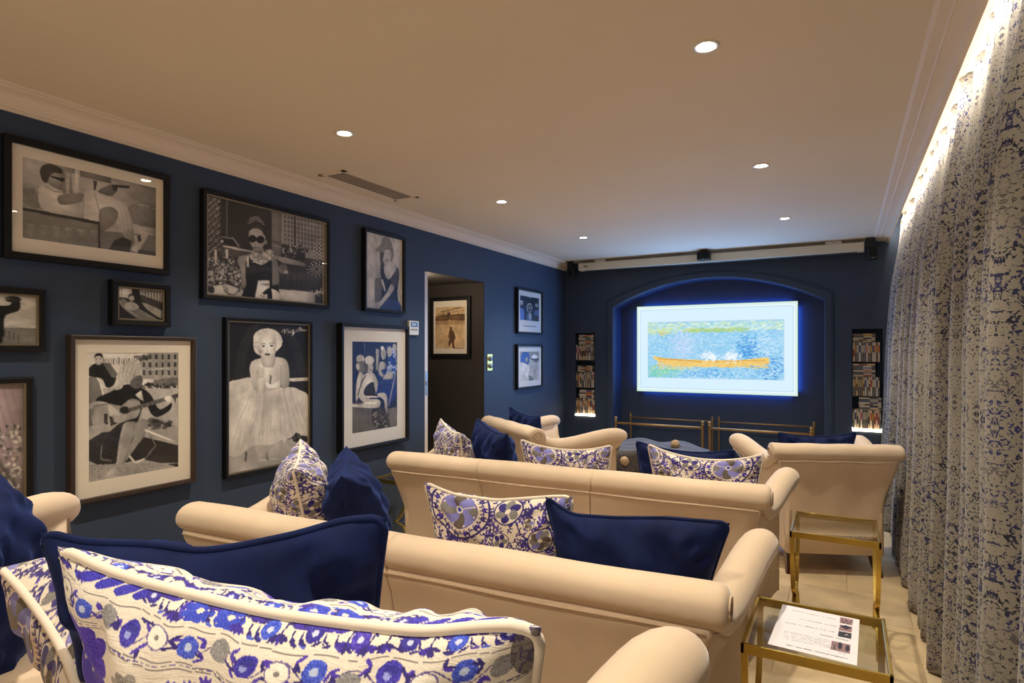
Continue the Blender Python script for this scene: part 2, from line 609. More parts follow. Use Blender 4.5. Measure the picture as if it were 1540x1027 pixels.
# ================================================================ CURTAINS
def curtain(name, label, ya, yb, seed, xoff=0.0):
    rnd = random.Random(seed)
    # fold phase as a monotone map of the run
    L_ = yb - ya
    nf = int(L_ / 0.185)
    widths = [rnd.uniform(0.7, 1.35) for _ in range(nf)]
    s = sum(widths)
    edges = [0]
    for w in widths:
        edges.append(edges[-1] + w * L_ / s)
    amps = [rnd.uniform(0.8, 1.35) for _ in range(nf)]
    per = 20
    NU = nf * per
    zt, zb = ZC + 0.13, 0.012
    NV = 46
    V = []
    uvs = []
    arcl = 0
    prev = None
    cols = []
    for i in range(NU + 1):
        k = min(i // per, nf - 1)
        t = (i - k * per) / per
        y = ya + edges[k] + t * (edges[k + 1] - edges[k])
        ph = 2 * PI * t
        wob = amps[k]
        cols.append((y, ph, wob, k))
    for i, (y, ph, wob, k) in enumerate(cols):
        dx = 0.080 * wob * (1 - 2 * abs(math.sin(ph / 2)) ** 0.7)
        if prev is not None:
            arcl += math.hypot(y - prev[0], dx - prev[1])
        prev = (y, dx)
        for j in range(NV + 1):
            z = zt + (zb - zt) * j / NV
            h = 1 - (z - zb) / (zt - zb)         # 0 at top, 1 at floor
            pinch = 0.58 + 0.42 * sst(0.03, 0.25, h)
            # sharp crests towards the room, rounder hollows
            c = math.cos(ph)
            shape = 1 - 2 * abs(math.sin(ph / 2)) ** 0.7
            amp = 0.080 * wob * pinch * (1 + 0.22 * sst(.6, 1, h))
            sway = 0.018 * math.sin(2.3 * y + 1.7 * h + seed) * h + 0.010 * math.sin(7 * y + 3 * h)
            far = sst(3.4, 4.4, y)
            xm = 0.500 - 0.045 * sst(0.0, 0.5, h) - 0.055 * far * h + xoff
            yy = y + 0.016 * math.sin(4 * h + 5 * k) * h
            if name == 'far' and i < per * 2:
                yy += 0.16 * math.exp(-((h - 0.22) / 0.16) ** 2) * (1 - i / (per * 2))
            V.append((xm + amp * shape + sway * 0.6, yy, z))
            uvs.append((arcl, z))
    F = []
    n = NV + 1
    for i in range(NU):
        for j in range(NV):
            F.append((i * n + j, i * n + j + 1, (i + 1) * n + j + 1, (i + 1) * n + j))
    o = mk('curtain', V, F, M_CURTAIN, None, True)
    uvl = o.data.uv_layers.new(name='cloth')
    idx = np.empty(len(o.data.loops), dtype=np.int32)
    o.data.loops.foreach_get('vertex_index', idx)
    U = np.array(uvs, dtype=np.float32)[idx]
    uvl.data.foreach_set('uv', U.ravel())
    md = o.modifiers.new('thickness', 'SOLIDIFY')
    md.thickness = 0.003
    tag(o, label, 'curtain', 'floor length patterned curtains')
    return o


curtain('near', 'nearest floor length linen curtain with navy sprigs, at the right edge of the picture', -1.3, 2.775, 3)
curtain('far', 'longer linen curtain with navy sprigs running back to the far wall niche', 2.785, 6.72, 8, 0.01)
rail = box('curtain_rail', 0.465, 0.495, YN + .05, YF - .05, ZC + 0.14, ZC + 0.16, M_WPLASTIC)
tag(rail, 'white curtain track fixed above the curtain heads', 'curtain rail')


# ================================================================ SOFAS
def sofa(name, label, W, loc, rzdeg, seams=(), nseat=2, cat='sofa', group=None):
    t = thing(name, label, cat, loc, math.radians(rzdeg), group)
    hw = W / 2
    wz = lambda z: hw - 0.028 - 0.085 * (1 - sst(0.42, 0.80, z))
    prof = [(.055, .14), (.050, .25), (.045, .4), (.036, .52), (.022, .62), (.006, .69), (-.006, .725), (-.010, .745), (.0, .78),
            (.05, .80), (.10, .78), (.135, .72), (.165, .62), (.19, .5), (.20, .35), (.20, .14)]
    us = []
    n0 = 30
    for i in range(n0 + 1):
        us.append(-1 + 2 * i / n0)
    sv = []
    for s in seams:
        sv += [s - .010, s - .0045, s - .0015, s + .0015, s + .0045, s + .010]
    us = sorted(set([u for u in us if all(abs(u - s) > .012 for s in seams)] + sv + [-.985, .985]))
    rings = []
    for u in us:
        gro = 0.012 if any(abs(u - s) < .002 for s in seams) else 0
        end = 0.012 if abs(u) > .99 else 0
        cy = 0.09
        sag = 0.004 * math.sin(7 * u + loc[1])
        ring = []
        for (y, z) in prof:
            yy = y + (gro + end) * (1 if y < cy else -1) + sag * (1 if y < .05 and z < .7 else 0)
            ring.append((u * wz(z), yy, z))
        rings.append(ring)
    V, F = loft(rings)
    mk('backrest', V, F, M_SOFA, t, True)
    # rolled top
    rings = []
    nr = 20
    us2 = sorted(set(us + [-.997, -.992, -.97, .97, .992, .997]))
    for u in us2:
        e = 1 - abs(u)
        k = 1.0
        if e < .03:
            k = 0.55 + 0.45 * math.sqrt(max(0, 1 - (1 - e / .03) ** 2))
        gro = 0.011 if any(abs(u - s) < .002 for s in seams) else 0
        lump = 0.002 * math.sin(11 * u + 2 * loc[0])
        rings.append([(u * hw, .052 + (.074 * k - gro) * math.cos(2 * PI * a / nr),
                       .797 + (.056 * k - gro + lump) * math.sin(2 * PI * a / nr)) for a in range(nr)])
    V, F = loft(rings)
    roll = mk('back_roll', V, F, M_SOFA, t, True)
    for s in (-1, 1):
        s_y = .052
        rr = [(s * (hw + .002), s_y + .036 * math.cos(2 * PI * a / 20), .795 + .030 * math.sin(2 * PI * a / 20)) for a in range(20)]
        tube('piping', rr, .004, M_SEAM, roll, 6, True)
    # piping under the roll at the back
    path = [(u * (hw - .048), -.010, .746 + 0.002 * math.sin(9 * u)) for u in [-1 + i / 15 for i in range(31)]]
    tube('piping', path, .0042, M_SEAM, t, 6)
    # arms
    for s in (-1, 1):
        ys = [0.03, .06, .10, .15, .2, .26, .32, .4, .48, .56, .62, .67, .71, .74, .765, .785, .798, .803]
        rings = []
        heads = []
        for y in ys:
            q = y / 0.78
            xc = hw - .080 + .125 * q ** 1.2
            zc = .775 - .075 * sst(.03, .22, y) + .065 * sst(.26, .72, y)
            rx = .056 + .006 * sst(.03, .3, y)
            rz = .058 + .002 * sst(.03, .3, y)
            k = 1.0
            if y > .70:
                k = math.sqrt(max(0.02, 1 - ((y - .70) / .107) ** 2))
                k = 0.25 + 0.75 * k
            if y < .05:
                k = .8
            heads.append((y, xc, zc, rx * k, rz * k))
            rings.append([(s * (xc + rx * k * math.cos(2 * PI * a / 24)), y, zc + rz * k * math.sin(2 * PI * a / 24)) for a in range(24)])
        V, F = loft(rings)
        # lower arm panel
        rr = []
        for y in [.04, .1, .2, .3, .4, .5, .6, .68, .745, .757]:
            q = y / .78
            xc = hw - .080 + .125 * q ** 1.2
            zc = .775 - .075 * sst(.03, .22, y) + .065 * sst(.26, .72, y)
            e = .008 if y > .75 else 0
            xo = hw - .112 + .05 * q
            xi = xc - .054
            rr.append([(s * xx, y, zz) for xx, zz in ((xi + e, .14), (xi + e, .45), (xi + e, zc), (xc + .045 - e, zc - .01), (xc + .028 - e, zc - .07),
                                                  (xo + .022 - e, zc - .14), (xo + .006 - e, zc - .24), (xo - e, .42), (xo - e, .28), (xo - e, .14))])
        Vp, Fp = loft(rr)
        arm = mk('arm', Vp, Fp, M_SOFA, t, True)
        mk('arm_roll', V, F, M_SOFA, arm, True)
        # crease piping where the roll meets the outer panel
        pth = []
        for (y, xc, zc, rx, rz) in heads[1:-4]:
            pth.append((s * (xc + rx * .62), y, zc - rz * .80))
        tube('piping', pth, .004, M_SEAM, arm, 6)
        # fold of cloth at the inner corner of back and arm
        q = []
        for i in range(9):
            a = PI * (0.02 + 0.62 * i / 8)
            y, xc, zc, rx, rz = heads[2]
            q.append((s * (xc + (rx + .001) * math.cos(a)), .115 + .02 * math.sin(a * 1.5), zc + (rz + .001) * math.sin(a) - .008))
        tube('seam', q, .0035, M_SEAM, arm, 6)
    box('base', -hw + .10, hw - .10, .10, .80, .14, .33, M_SOFA, t, .015, True)
    iw = hw - .15
    cw = 2 * iw / nseat
    for i in range(nseat):
        box('seat_cushion', -iw + i * cw + .004, -iw + (i + 1) * cw - .004, .17, .81, .33, .475, M_SOFA, t, .035, True)
    for sx in (-1, 1):
        for y, dy in ((.10, -.03), (.74, .03)):
            rings = []
            for i in range(7):
                q = i / 6
                z = .15 * (1 - q)
                r = .032 * (1 - .5 * q)
                ox = sx * (hw - .14) + sx * .018 * q * q
                oy = y + dy * q * q
                rings.append([(ox + a * r, oy + b * r, z) for a, b in ((-1, -1), (1, -1), (1, 1), (-1, 1))])
            V, F = loft(rings)
            mk('leg', V, F, M_LEG, t)
    return t


sofa('sofa', 'nearest sand velvet sofa, only its two rolled arms rise behind the large floral cushions', 1.79, (-1.17, .19, .20), 0, (0,))
sofa('sofa', 'sand velvet sofa of the second row, one seam in its rolled back', 2.04, (-1.27, 1.49, 0), 3.5, (-.005,))
sofa('sofa', 'sand velvet sofa of the third row with two seams down its back', 2.10, (-1.33, 2.80, 0), 2.0, (-.40, .22), 3)
sofa('armchair', 'sand velvet front armchair turned right beside the left wall, its arm dipping behind the back', 1.0, (-2.44, 4.29, 0.02), -37, (), 1, 'armchair')
sofa('armchair', 'sand velvet front armchair beside the curtains, showing its broad plain back', .80, (-.035, 4.35, 0), 22, (), 1, 'armchair')


# ================================================================ CANVAS PAINTING (vertex colours on a fine grid)
TONAL = False


class Cv:
    """A fine grid of colours; shapes are given in any quad's own coordinates and filled as polygons."""

    def __init__(s, w, h, quad, col=120):
        s.w, s.h = w, h
        s.tonal = TONAL
        s.a = np.ones((h, w, 3)) * np.array(s.c(col))
        src = np.array(quad, float)
        dst = np.array([(0, 0), (1, 0), (1, 1), (0, 1)], float)
        A_, B_ = [], []
        for (x, y), (u, v) in zip(src, dst):
            A_.append([x, y, 1, 0, 0, 0, -u * x, -u * y]); B_.append(u)
            A_.append([0, 0, 0, x, y, 1, -v * x, -v * y]); B_.append(v)
        hh = np.linalg.solve(np.array(A_), np.array(B_))
        s.H = np.append(hh, 1).reshape(3, 3)

    @staticmethod
    def c(col):
        if isinstance(col, (int, float)):
            return (col, col * .97, col * .93)
        return col

    def m(s, pts):
        p = np.c_[np.array(pts, float), np.ones(len(pts))] @ s.H.T
        p = p[:, :2] / p[:, 2:]
        return p * np.array([s.w, s.h])

    def _fill(s, P, col, al=1.0, nz=0, nsc=1):
        x0, y0 = np.floor(P.min(0)).astype(int)
        x1, y1 = np.ceil(P.max(0)).astype(int) + 1
        x0, y0 = max(x0, 0), max(y0, 0)
        x1, y1 = min(x1, s.w), min(y1, s.h)
        if x1 <= x0 or y1 <= y0:
            return
        X, Y = np.meshgrid(np.arange(x0, x1) + .5, np.arange(y0, y1) + .5)
        ins = np.zeros(X.shape, bool)
        for (xa, ya), (xb, yb) in zip(P, np.roll(P, -1, 0)):
            if ya == yb:
                continue
            cnd = (ya > Y) != (yb > Y)
            ins ^= cnd & (X < (xb - xa) * (Y - ya) / (yb - ya) + xa)
        c = np.array(s.c(col), float)
        R = s.a[y0:y1, x0:x1]
        T_ = np.ones(R.shape) * c
        if nz:
            hh, ww = X.shape
            N_ = RNG.normal(0, nz, (hh // nsc + 2, ww // nsc + 2))
            N_ = np.repeat(np.repeat(N_, nsc, 0), nsc, 1)[:hh, :ww]
            T_ = T_ + N_[..., None]
        if s.tonal and al == 1.0 and not nz and (x1 - x0) * (y1 - y0) > 120 and (x1 - x0) < .62 * s.w:
            # rounded tonal modelling inside each shape of a photograph
            rx_ = (X - (x0 + x1) / 2) / (x1 - x0) * 2
            ry_ = (Y - (y0 + y1) / 2) / (y1 - y0) * 2
            T_ = T_ * (1.07 - .20 * (rx_ ** 2 + .6 * ry_ ** 2) - .09 * rx_ - .07 * ry_)[..., None]
        mk_ = ins[..., None] * al
        s.a[y0:y1, x0:x1] = R * (1 - mk_) + T_ * mk_

    def poly(s, pts, col, al=1.0, nz=0, nsc=1, sm=False):
        if sm:
            P = [np.array(p, float) for p in pts]
            n = len(P)
            q = []
            for i in range(n):
                a, b, c, d = P[i - 1], P[i], P[(i + 1) % n], P[(i + 2) % n]
                for k in range(5):
                    t = k / 5
                    q.append(.5 * ((2 * b) + (-a + c) * t + (2 * a - 5 * b + 4 * c - d) * t * t + (-a + 3 * b - 3 * c + d) * t ** 3))
            pts = q
        s._fill(s.m(pts), col, al, nz, nsc)

    def ell(s, cx, cy, rx, ry, col, al=1.0, rot=0, nz=0, nsc=1, n=22):
        r = math.radians(rot)
        pts = []
        for i in range(n):
            a = 2 * PI * i / n
            x, y = rx * math.cos(a), ry * math.sin(a)
            pts.append((cx + x * math.cos(r) - y * math.sin(r), cy + x * math.sin(r) + y * math.cos(r)))
        s._fill(s.m(pts), col, al, nz, nsc)

    def soft(s, cx, cy, rx, ry, col, al=.6, rot=0, n=6):
        for i in range(n):
            k = 1.25 - .9 * i / n
            s.ell(cx, cy, rx * k, ry * k, col, al / n * 1.6, rot)

    def line(s, pts, w, col, al=1.0):
        P = [np.array(p, float) for p in pts]
        for a, b in zip(P[:-1], P[1:]):
            d = b - a
            L_ = np.hypot(*d)
            if L_ < 1e-6:
                continue
            nrm = np.array([-d[1], d[0]]) / L_ * w / 2
            e = d / L_ * w * .25
            s._fill(s.m([a - e + nrm, b + e + nrm, b + e - nrm, a - e - nrm]), col, al)

    def dabs(s, box_, n, size, cols, al=.8, asp=1.0, rot=0):
        x0, y0, x1, y1 = box_
        for _ in range(n):
            c = cols[random.randrange(len(cols))]
            z = size * random.uniform(.5, 1.4)
            s.ell(random.uniform(x0, x1), random.uniform(y0, y1), z * asp, z, c, al, rot + random.uniform(-20, 20), n=7)

    def blur(s, k=1):
        for _ in range(k):
            p = np.pad(s.a, ((1, 1), (1, 1), (0, 0)), 'edge')
            s.a = (p[1:-1, 1:-1] * 4 + p[:-2, 1:-1] + p[2:, 1:-1] + p[1:-1, :-2] + p[1:-1, 2:]) / 8

    def linear(s):
        v = np.clip(s.a, 0, 255) / 255
        return np.where(v <= .04045, v / 12.92, ((v + .055) / 1.055) ** 2.4)


def grid_mesh(name, P, colors, m, parent=None, smooth=False):
    """P: (h, w, 3) positions, colours the same shape."""
    h, w = P.shape[:2]
    me = bpy.data.meshes.new(name)
    idx = np.arange(h * w).reshape(h, w)
    q = np.stack([idx[:-1, :-1], idx[1:, :-1], idx[1:, 1:], idx[:-1, 1:]], -1).reshape(-1, 4)
    me.vertices.add(h * w)
    me.vertices.foreach_set('co', P.reshape(-1).astype(np.float32))
    me.loops.add(q.size)
    me.loops.foreach_set('vertex_index', q.reshape(-1).astype(np.int32))
    me.polygons.add(len(q))
    me.polygons.foreach_set('loop_start', np.arange(0, q.size, 4, dtype=np.int32))
    if smooth:
        me.polygons.foreach_set('use_smooth', np.ones(len(q), bool))
    me.update(calc_edges=True)
    me.validate()
    if colors is not None:
        ca = me.color_attributes.new('paint', 'FLOAT_COLOR', 'POINT')
        cc = np.concatenate([colors, np.ones((h, w, 1))], -1).astype(np.float32)
        ca.data.foreach_set('color', cc.reshape(-1))
    me.materials.append(m)
    o = bpy.data.objects.new(name, me)
    COL.objects.link(o)
    o.parent = parent
    return o


# ================================================================ CUSHIONS
IV = (230, 219, 202)
PUR = (70, 44, 168)
IND = (44, 30, 118)
BLU = (52, 70, 196)
LAV = (128, 128, 200)
GRY = (128, 124, 122)
BRG = (96, 86, 78)
SKY = (120, 150, 205)


def sprig(c, x, y, s, a, col):
    for k in range(3):
        b = a + (k - 1) * 0.85
        c.ell(x + s * .55 * math.cos(b), y + s * .55 * math.sin(b), s * .55, s * .2, col, 1, math.degrees(b), n=9)
    c.line([(x, y), (x - s * .9 * math.cos(a + .3), y - s * .9 * math.sin(a + .3))], s * .2, col)


def curl(c, x, y, s, a, col, w):
    pts = []
    for i in range(8):
        t = i / 7
        b = a + 3.6 * t
        r = s * (1 - .6 * t)
        pts.append((x + r * math.cos(b), y + r * math.sin(b)))
    c.line(pts, w, col)


def flower(c, x, y, r, cols, centre, n=6, a0=0.0):
    for k in range(n):
        a = a0 + 2 * PI * k / n
        c.ell(x + r * .55 * math.cos(a), y + r * .55 * math.sin(a), r * .48, r * .36, cols[k % len(cols)], 1, math.degrees(a), nz=10)
        c.line([(x, y), (x + r * .9 * math.cos(a + PI / n), y + r * .9 * math.sin(a + PI / n))], r * .05, IV)
    c.ell(x, y, r * .22, r * .22, IV)
    c.ell(x, y, r * .13, r * .13, centre)


def medallion(c, x, y, R):
    c.ell(x, y, R * 1.0, R * 1.0, IND, n=44)
    c.ell(x, y, R * .93, R * .93, IV, n=44)
    n = int(26 * R / 18)
    for k in range(n):
        a = 2 * PI * k / n
        sprig(c, x + R * .78 * math.cos(a), y + R * .78 * math.sin(a), R * .15, a + (1.2 if k % 2 else -1.2), IND if k % 3 else PUR)
        curl(c, x + R * .70 * math.cos(a + .1), y + R * .70 * math.sin(a + .1), R * .07, a, IND, R * .025)
    c.ell(x, y, R * .60, R * .60, PUR, n=34)
    c.ell(x, y, R * .56, R * .56, IV, n=34)
    flower(c, x, y, R * .60, [GRY, LAV, BRG, LAV], BLU, 8)


def vine(c, x0, y0, a, n, col, r=9.0):
    """A wandering stem with paired leaves."""
    x, y = x0, y0
    pts = [(x, y)]
    for k in range(n):
        a += random.uniform(-.75, .75) + .35 * math.sin(k * .8)
        x += 1.5 * math.cos(a); y += 1.5 * math.sin(a)
        pts.append((x, y))
        s = 1 if k % 2 else -1
        b = a + s * 1.05
        c.ell(x + 1.25 * math.cos(b), y + 1.25 * math.sin(b), 1.35, .68, col if k % 3 else random.choice([PUR, IND, (84, 70, 150)]), 1, math.degrees(b), n=8)
    c.line(pts, .62, col)


def canvas_medallion(w=400, h=400, seed=2):
    random.seed(seed)
    c = Cv(w, h, [(0, 0), (100, 0), (100, 100), (0, 100)], IV)
    for i in range(16):
        for j in range(16):
            vine(c, 3 + i * 6.3 + random.uniform(-2, 2), 3 + j * 6.3 + random.uniform(-2, 2), random.uniform(0, 6.3), 7, random.choice([IND, IND, PUR, (60, 48, 120)]))
            curl(c, i * 6.3 + random.uniform(-2, 2), j * 6.3 + random.uniform(-2, 2), 1.5, random.uniform(0, 6.3), IND, .7)
    for (x, y, r) in ((29, 12, 20), (74, 60, 18), (24, 72, 17), (96, 8, 14), (60, 104, 15)):
        medallion(c, x, y, r)
    for (x, y, r) in ((60, 9, 8), (57, 29, 5), (47, 45, 8), (82, 27, 7), (98, 38, 6), (44, 88, 6), (5, 42, 7), (74, 17, 3.4), (66, 41, 3.4), (92, 88, 7), (4, 94, 8), (50, 70, 5), (3, 14, 6), (90, 48, 3.5), (36, 55, 3.5)):
        c.ell(x, y, r * 1.12, r * 1.12, IND, n=28)
        c.ell(x, y, r, r, IV, n=28)
        flower(c, x, y, r * .92, random.choice([[PUR, LAV], [GRY, BRG, LAV], [IND, GRY], [IND, LAV]]), IV if r > 6 else BRG, random.choice([5, 6, 8]), r)
    c.a += RNG.normal(0, 5, (h, w, 1))
    return c


def canvas_border(w=520, h=430, seed=5):
    random.seed(seed)
    c = Cv(w, h, [(0, 2.2), (150, 2.2), (150, 176), (0, 176)], (228, 219, 205))
    # first band: bold sprigs under the piping
    for i in range(50):
        x = 1 + i * 3.05
        if 18 < x < 40:
            if i % 2 == 0:
                c.poly([(x - 3, 8.5), (x - .5, 5), (x + 3.4, 4.2), (x + 4.4, 5.6), (x + 1, 9), (x - 1.5, 10.2)], (54, 48, 176), nz=12, sm=True)
            continue
        if 52 < x < 74 and i % 3 == 0:
            flower(c, x, 6.8, 4.4, [random.choice([(90, 110, 205), BLU, GRY])], IV, 9)
        elif i % 4 == 1 and x > 40:
            y = 6.6 + random.uniform(-.6, .6)
            c.poly([(x - 2.4, y), (x - 1.4, y - 2.6), (x + .4, y - 3.2), (x + 2.2, y - 1.6), (x + 1.8, y + 2.2), (x - .8, y + 2.8)], random.choice([(60, 84, 206), (70, 52, 176), (50, 40, 150)]), nz=16, sm=True)
            c.ell(x, y, .8, 1.0, (200, 206, 236))
            c.ell(x - 1.9, y + 3.2, 1.5, .5, IND, 1, 30, n=9)
            c.ell(x + 1.8, y + 3.0, 1.5, .5, IND, 1, -35, n=9)
        else:
            dn = random.choice([-1, 1])
            x += random.uniform(-.6, .6)
            for k in range(5):
                a = dn * (-2.5 + k * .48) + random.uniform(-.12, .12)
                c.ell(x + 1.6 * math.cos(a), 6.8 - dn * .9 + 2.0 * math.sin(a), 1.75, .66, random.choice([IND, (60, 40, 160)]), 1, math.degrees(a), n=9)
            c.line([(x, 7 - dn * .6), (x + .4, 7 + dn * 2.6)], .5, IND)
            c.ell(x + 1.5, 6.8 + dn * 3.4, 1.2, .6, random.choice([(88, 64, 170), IND, (70, 90, 200)]), 1, random.uniform(-40, 40), n=9)
            c.ell(x + .9, 6.8 + dn * 2.1, .9, .4, IND, 1, random.uniform(20, 80), n=9)
    # ruled grey lines
    for yb in (12.6, 24.6, 26.4, 46, 47.6):
        pts = [(x * 3, yb + .35 * math.sin(x * .7 + yb) + random.uniform(-.12, .12)) for x in range(52)]
        c.line(pts, .34, (104, 96, 104))
    # second band: winding vine, alternating flowers
    pts = [(x * 1.2, 18.6 + 3.4 * math.sin(x * .42)) for x in range(127)]
    c.line(pts, .42, (84, 66, 140))
    kinds = 0
    x = 3.5
    while x < 150:
        y = 18.4 + 1.2 * math.sin(x)
        k = kinds % 4
        if k == 0:
            c.poly([(x - 3.2, y), (x - 2, y - 2.6), (x, y - 3.6), (x + 2.6, y - 2.6), (x + 3, y + .5), (x + 1.4, y + 3.4), (x - 1.5, y + 3.2)], (56, 44, 170), nz=16, sm=True)
            c.ell(x - .4, y + .6, 1.0, 1.2, (150, 160, 230))
            c.ell(x + .3, y - 1, 2.0, 1.2, (40, 40, 140), .7)
        elif k == 1:
            c.poly([(x - 3.4, y + 1), (x - 3, y - 2.4), (x, y - 3.9), (x + 2.8, y - 2.4), (x + 3.6, y + 1), (x + 1.2, y + 3.6), (x - 1.8, y + 3.4)], (110, 96, 160), sm=True)
            c.poly([(x - 3., y + 1), (x - 2.6, y - 2.1), (x, y - 3.4), (x + 2.4, y - 2.1), (x + 3.1, y + 1), (x + 1.1, y + 3.1), (x - 1.6, y + 3.0)], (244, 238, 226), sm=True)
            c.ell(x, y, .8, .8, GRY)
        elif k == 2:
            c.poly([(x - 2.8, y + 1), (x - 2, y - 3), (x + .5, y - 3.7), (x + 3, y - 1.8), (x + 2.4, y + 2.8), (x - 1, y + 3.6)], (62, 84, 208), nz=18, sm=True)
            c.ell(x, y, 1.1, 1.4, (190, 205, 240))
        else:
            c.poly([(x - 2.8, y + 1), (x - 2, y - 3), (x + .5, y - 3.7), (x + 3, y - 1.8), (x + 2.4, y + 2.8), (x - 1, y + 3.6)], (142, 140, 144), nz=14, sm=True)
        for s in (-1, 1):
            for q in range(3):
                a = random.uniform(0, 6.3)
                c.ell(x + s * 4.9 + 1.2 * math.cos(a), y + s * 2.4 + 1.5 * math.sin(a), 1.7, .55, random.choice([(78, 50, 180), IND]), 1, math.degrees(a), n=9)
        x += 9.0
        kinds += 1
    # small dashes between the twin lines
    for i in range(76):
        c.ell(1 + i * 2, 25.5, .8, .3, random.choice([(88, 64, 170), (130, 124, 140), IND]), 1, random.uniform(-20, 20), n=7)
    # main field: big scalloped flowers, grey lobed leaves, sprigs
    for (fx, fy, R) in ((17, 41, 15), (82, 44, 15), (138, 42, 13)):
        for k in range(13):
            a = PI * 2 * k / 13 + .3
            c.ell(fx + R * .66 * math.cos(a), fy + R * .66 * math.sin(a), R * .36, R * .24, (74, 48, 178), 1, math.degrees(a), nz=14)
        c.ell(fx, fy, R * .68, R * .68, (64, 44, 164), nz=14)
        for k in range(6):
            a = PI * 2 * k / 6
            c.ell(fx + R * .36 * math.cos(a), fy + R * .36 * math.sin(a), R * .13, R * .08, (206, 196, 180), 1, math.degrees(a))
        c.ell(fx, fy, R * .26, R * .24, (112, 104, 112), nz=10)
        c.ell(fx, fy, R * .11, R * .11, (70, 80, 190))
    for (fx, fy) in ((44, 37), (110, 40), (50, 72), (98, 70)):
        for k in range(9):
            a = PI * 2 * k / 9
            c.ell(fx + 4.2 * math.cos(a), fy + 5 * math.sin(a), 3, 2.1, (150, 146, 142), 1, math.degrees(a), nz=16)
        c.ell(fx, fy, 4.6, 5, (128, 124, 122), nz=16)
    for i in range(90):
        sx, sy = random.uniform(48, 66) if i < 10 else random.uniform(2, 148), random.uniform(29, 44) if i < 10 else random.uniform(50, 148)
        for k in range(5):
            a = -1.2 + (k - 2) * .5
            c.ell(sx + 1.9 * math.cos(a), sy + 1.9 * math.sin(a), 1.9, .6, (84, 56, 182), 1, math.degrees(a), n=9)
        c.line([(sx, sy), (sx - 1, sy + 4)], .5, (84, 56, 182))
    # woven streaks
    c.a += RNG.normal(0, 4, (h, 1, 1)) + RNG.normal(0, 5, (h, w, 1))
    # dark slub corner
    c.poly([(141, 3), (147, 1), (150, 16), (146, 26), (140, 18)], (88, 80, 80), .75, nz=20, sm=True)
    return c


def sag_at(u, sag):
    if isinstance(sag, (int, float)):
        return sag * (1 - np.abs(u) ** 2) ** .8
    uu = np.linspace(-1, 1, 401)
    f = np.interp(uu, [-1] + [p[0] for p in sag] + [1], [0] + [p[1] for p in sag] + [0])
    k = np.hanning(61); k /= k.sum()
    g = np.convolve(np.pad(f, 30, 'edge'), k, 'valid')
    g = g - (g[0] * (1 - uu) / 2 + g[-1] * (1 + uu) / 2)
    return np.interp(u, uu, g)


def pillow_points(w, h, T_, nu, nv, side, sag, ear, seed, taper):
    # rows and columns spaced evenly along the bulging surface, so that the pattern is not stretched at the seams
    def even(n, half):
        q = np.linspace(-1, 1, 1201)
        yy = np.clip(1 - np.abs(q) ** 3.2, 0, 1) ** .55 * T_ / 2 * .8
        s_ = np.concatenate([[0], np.cumsum(np.hypot(np.diff(q) * half, np.diff(yy)))])
        return np.interp(np.linspace(0, s_[-1], n), s_, q)
    u = even(nu, w / 2)[None, :] * np.ones((nv, 1))
    v = -even(nv, h / 2)[:, None] * np.ones((1, nu))
    k = np.clip((1 - np.abs(u) ** 3.2), 0, 1) ** .55 * np.clip((1 - np.abs(v) ** 3.2), 0, 1) ** .55
    x = w / 2 * u * (1 - ear * (1 - v ** 2)) * (1 - taper * (1 - v) / 2)
    z = h / 2 * v * (1 - ear * .5 * (1 - u ** 2)) - sag_at(u, sag) * h * np.clip(v, 0, 1) ** 2.0
    ph = seed * 1.7
    wr = .010 * np.sin(9 * u + 5 * v + ph) * np.sin(7 * v - 3 * u + ph) + .006 * np.sin(17 * u * v + ph)
    wr = wr * (1.35 if nu == 60 else 1.0)
    cr = .012 * np.exp(-((np.abs(u) + np.abs(v) - 1.45) / .12) ** 2) * np.sin(26 * np.arctan2(v, u) + ph)
    gath = .006 * np.sin(34 * u + 3 * np.sin(ph + 4 * u)) * np.clip(np.abs(v) - .72, 0, 1) / .28
    y = side * k * (T_ / 2) * (1 + .14 * np.sin(2.2 * u + ph) - .22 * (1 - u ** 2) * np.clip(v, 0, 1)) + side * k * (wr + cr + gath)
    return np.stack([x, y, z + h / 2], -1)


def pillow_edge(w, h, sag, ear, taper, n=44):
    e = []
    for i in range(n):
        e.append((-1 + 2 * i / n, 1))
    for i in range(n):
        e.append((1, 1 - 2 * i / n))
    for i in range(n):
        e.append((1 - 2 * i / n, -1))
    for i in range(n):
        e.append((-1, -1 + 2 * i / n))
    out = []
    for u, v in e:
        x = w / 2 * u * (1 - ear * (1 - v ** 2)) * (1 - taper * (1 - v) / 2)
        z = h / 2 * v * (1 - ear * .5 * (1 - u ** 2)) - float(sag_at(u, sag)) * h * max(v, 0) ** 2
        # round the very corner
        c = max(0, (abs(u) + abs(v) - 1.93) / .07)
        x -= math.copysign(.010 * c, x)
        z -= (.010 * c) * (1 if v > 0 else -1)
        out.append((x, 0, z + h / 2))
    return out


CV_MED = canvas_medallion()
CV_BOR = canvas_border()
_pcache = {}


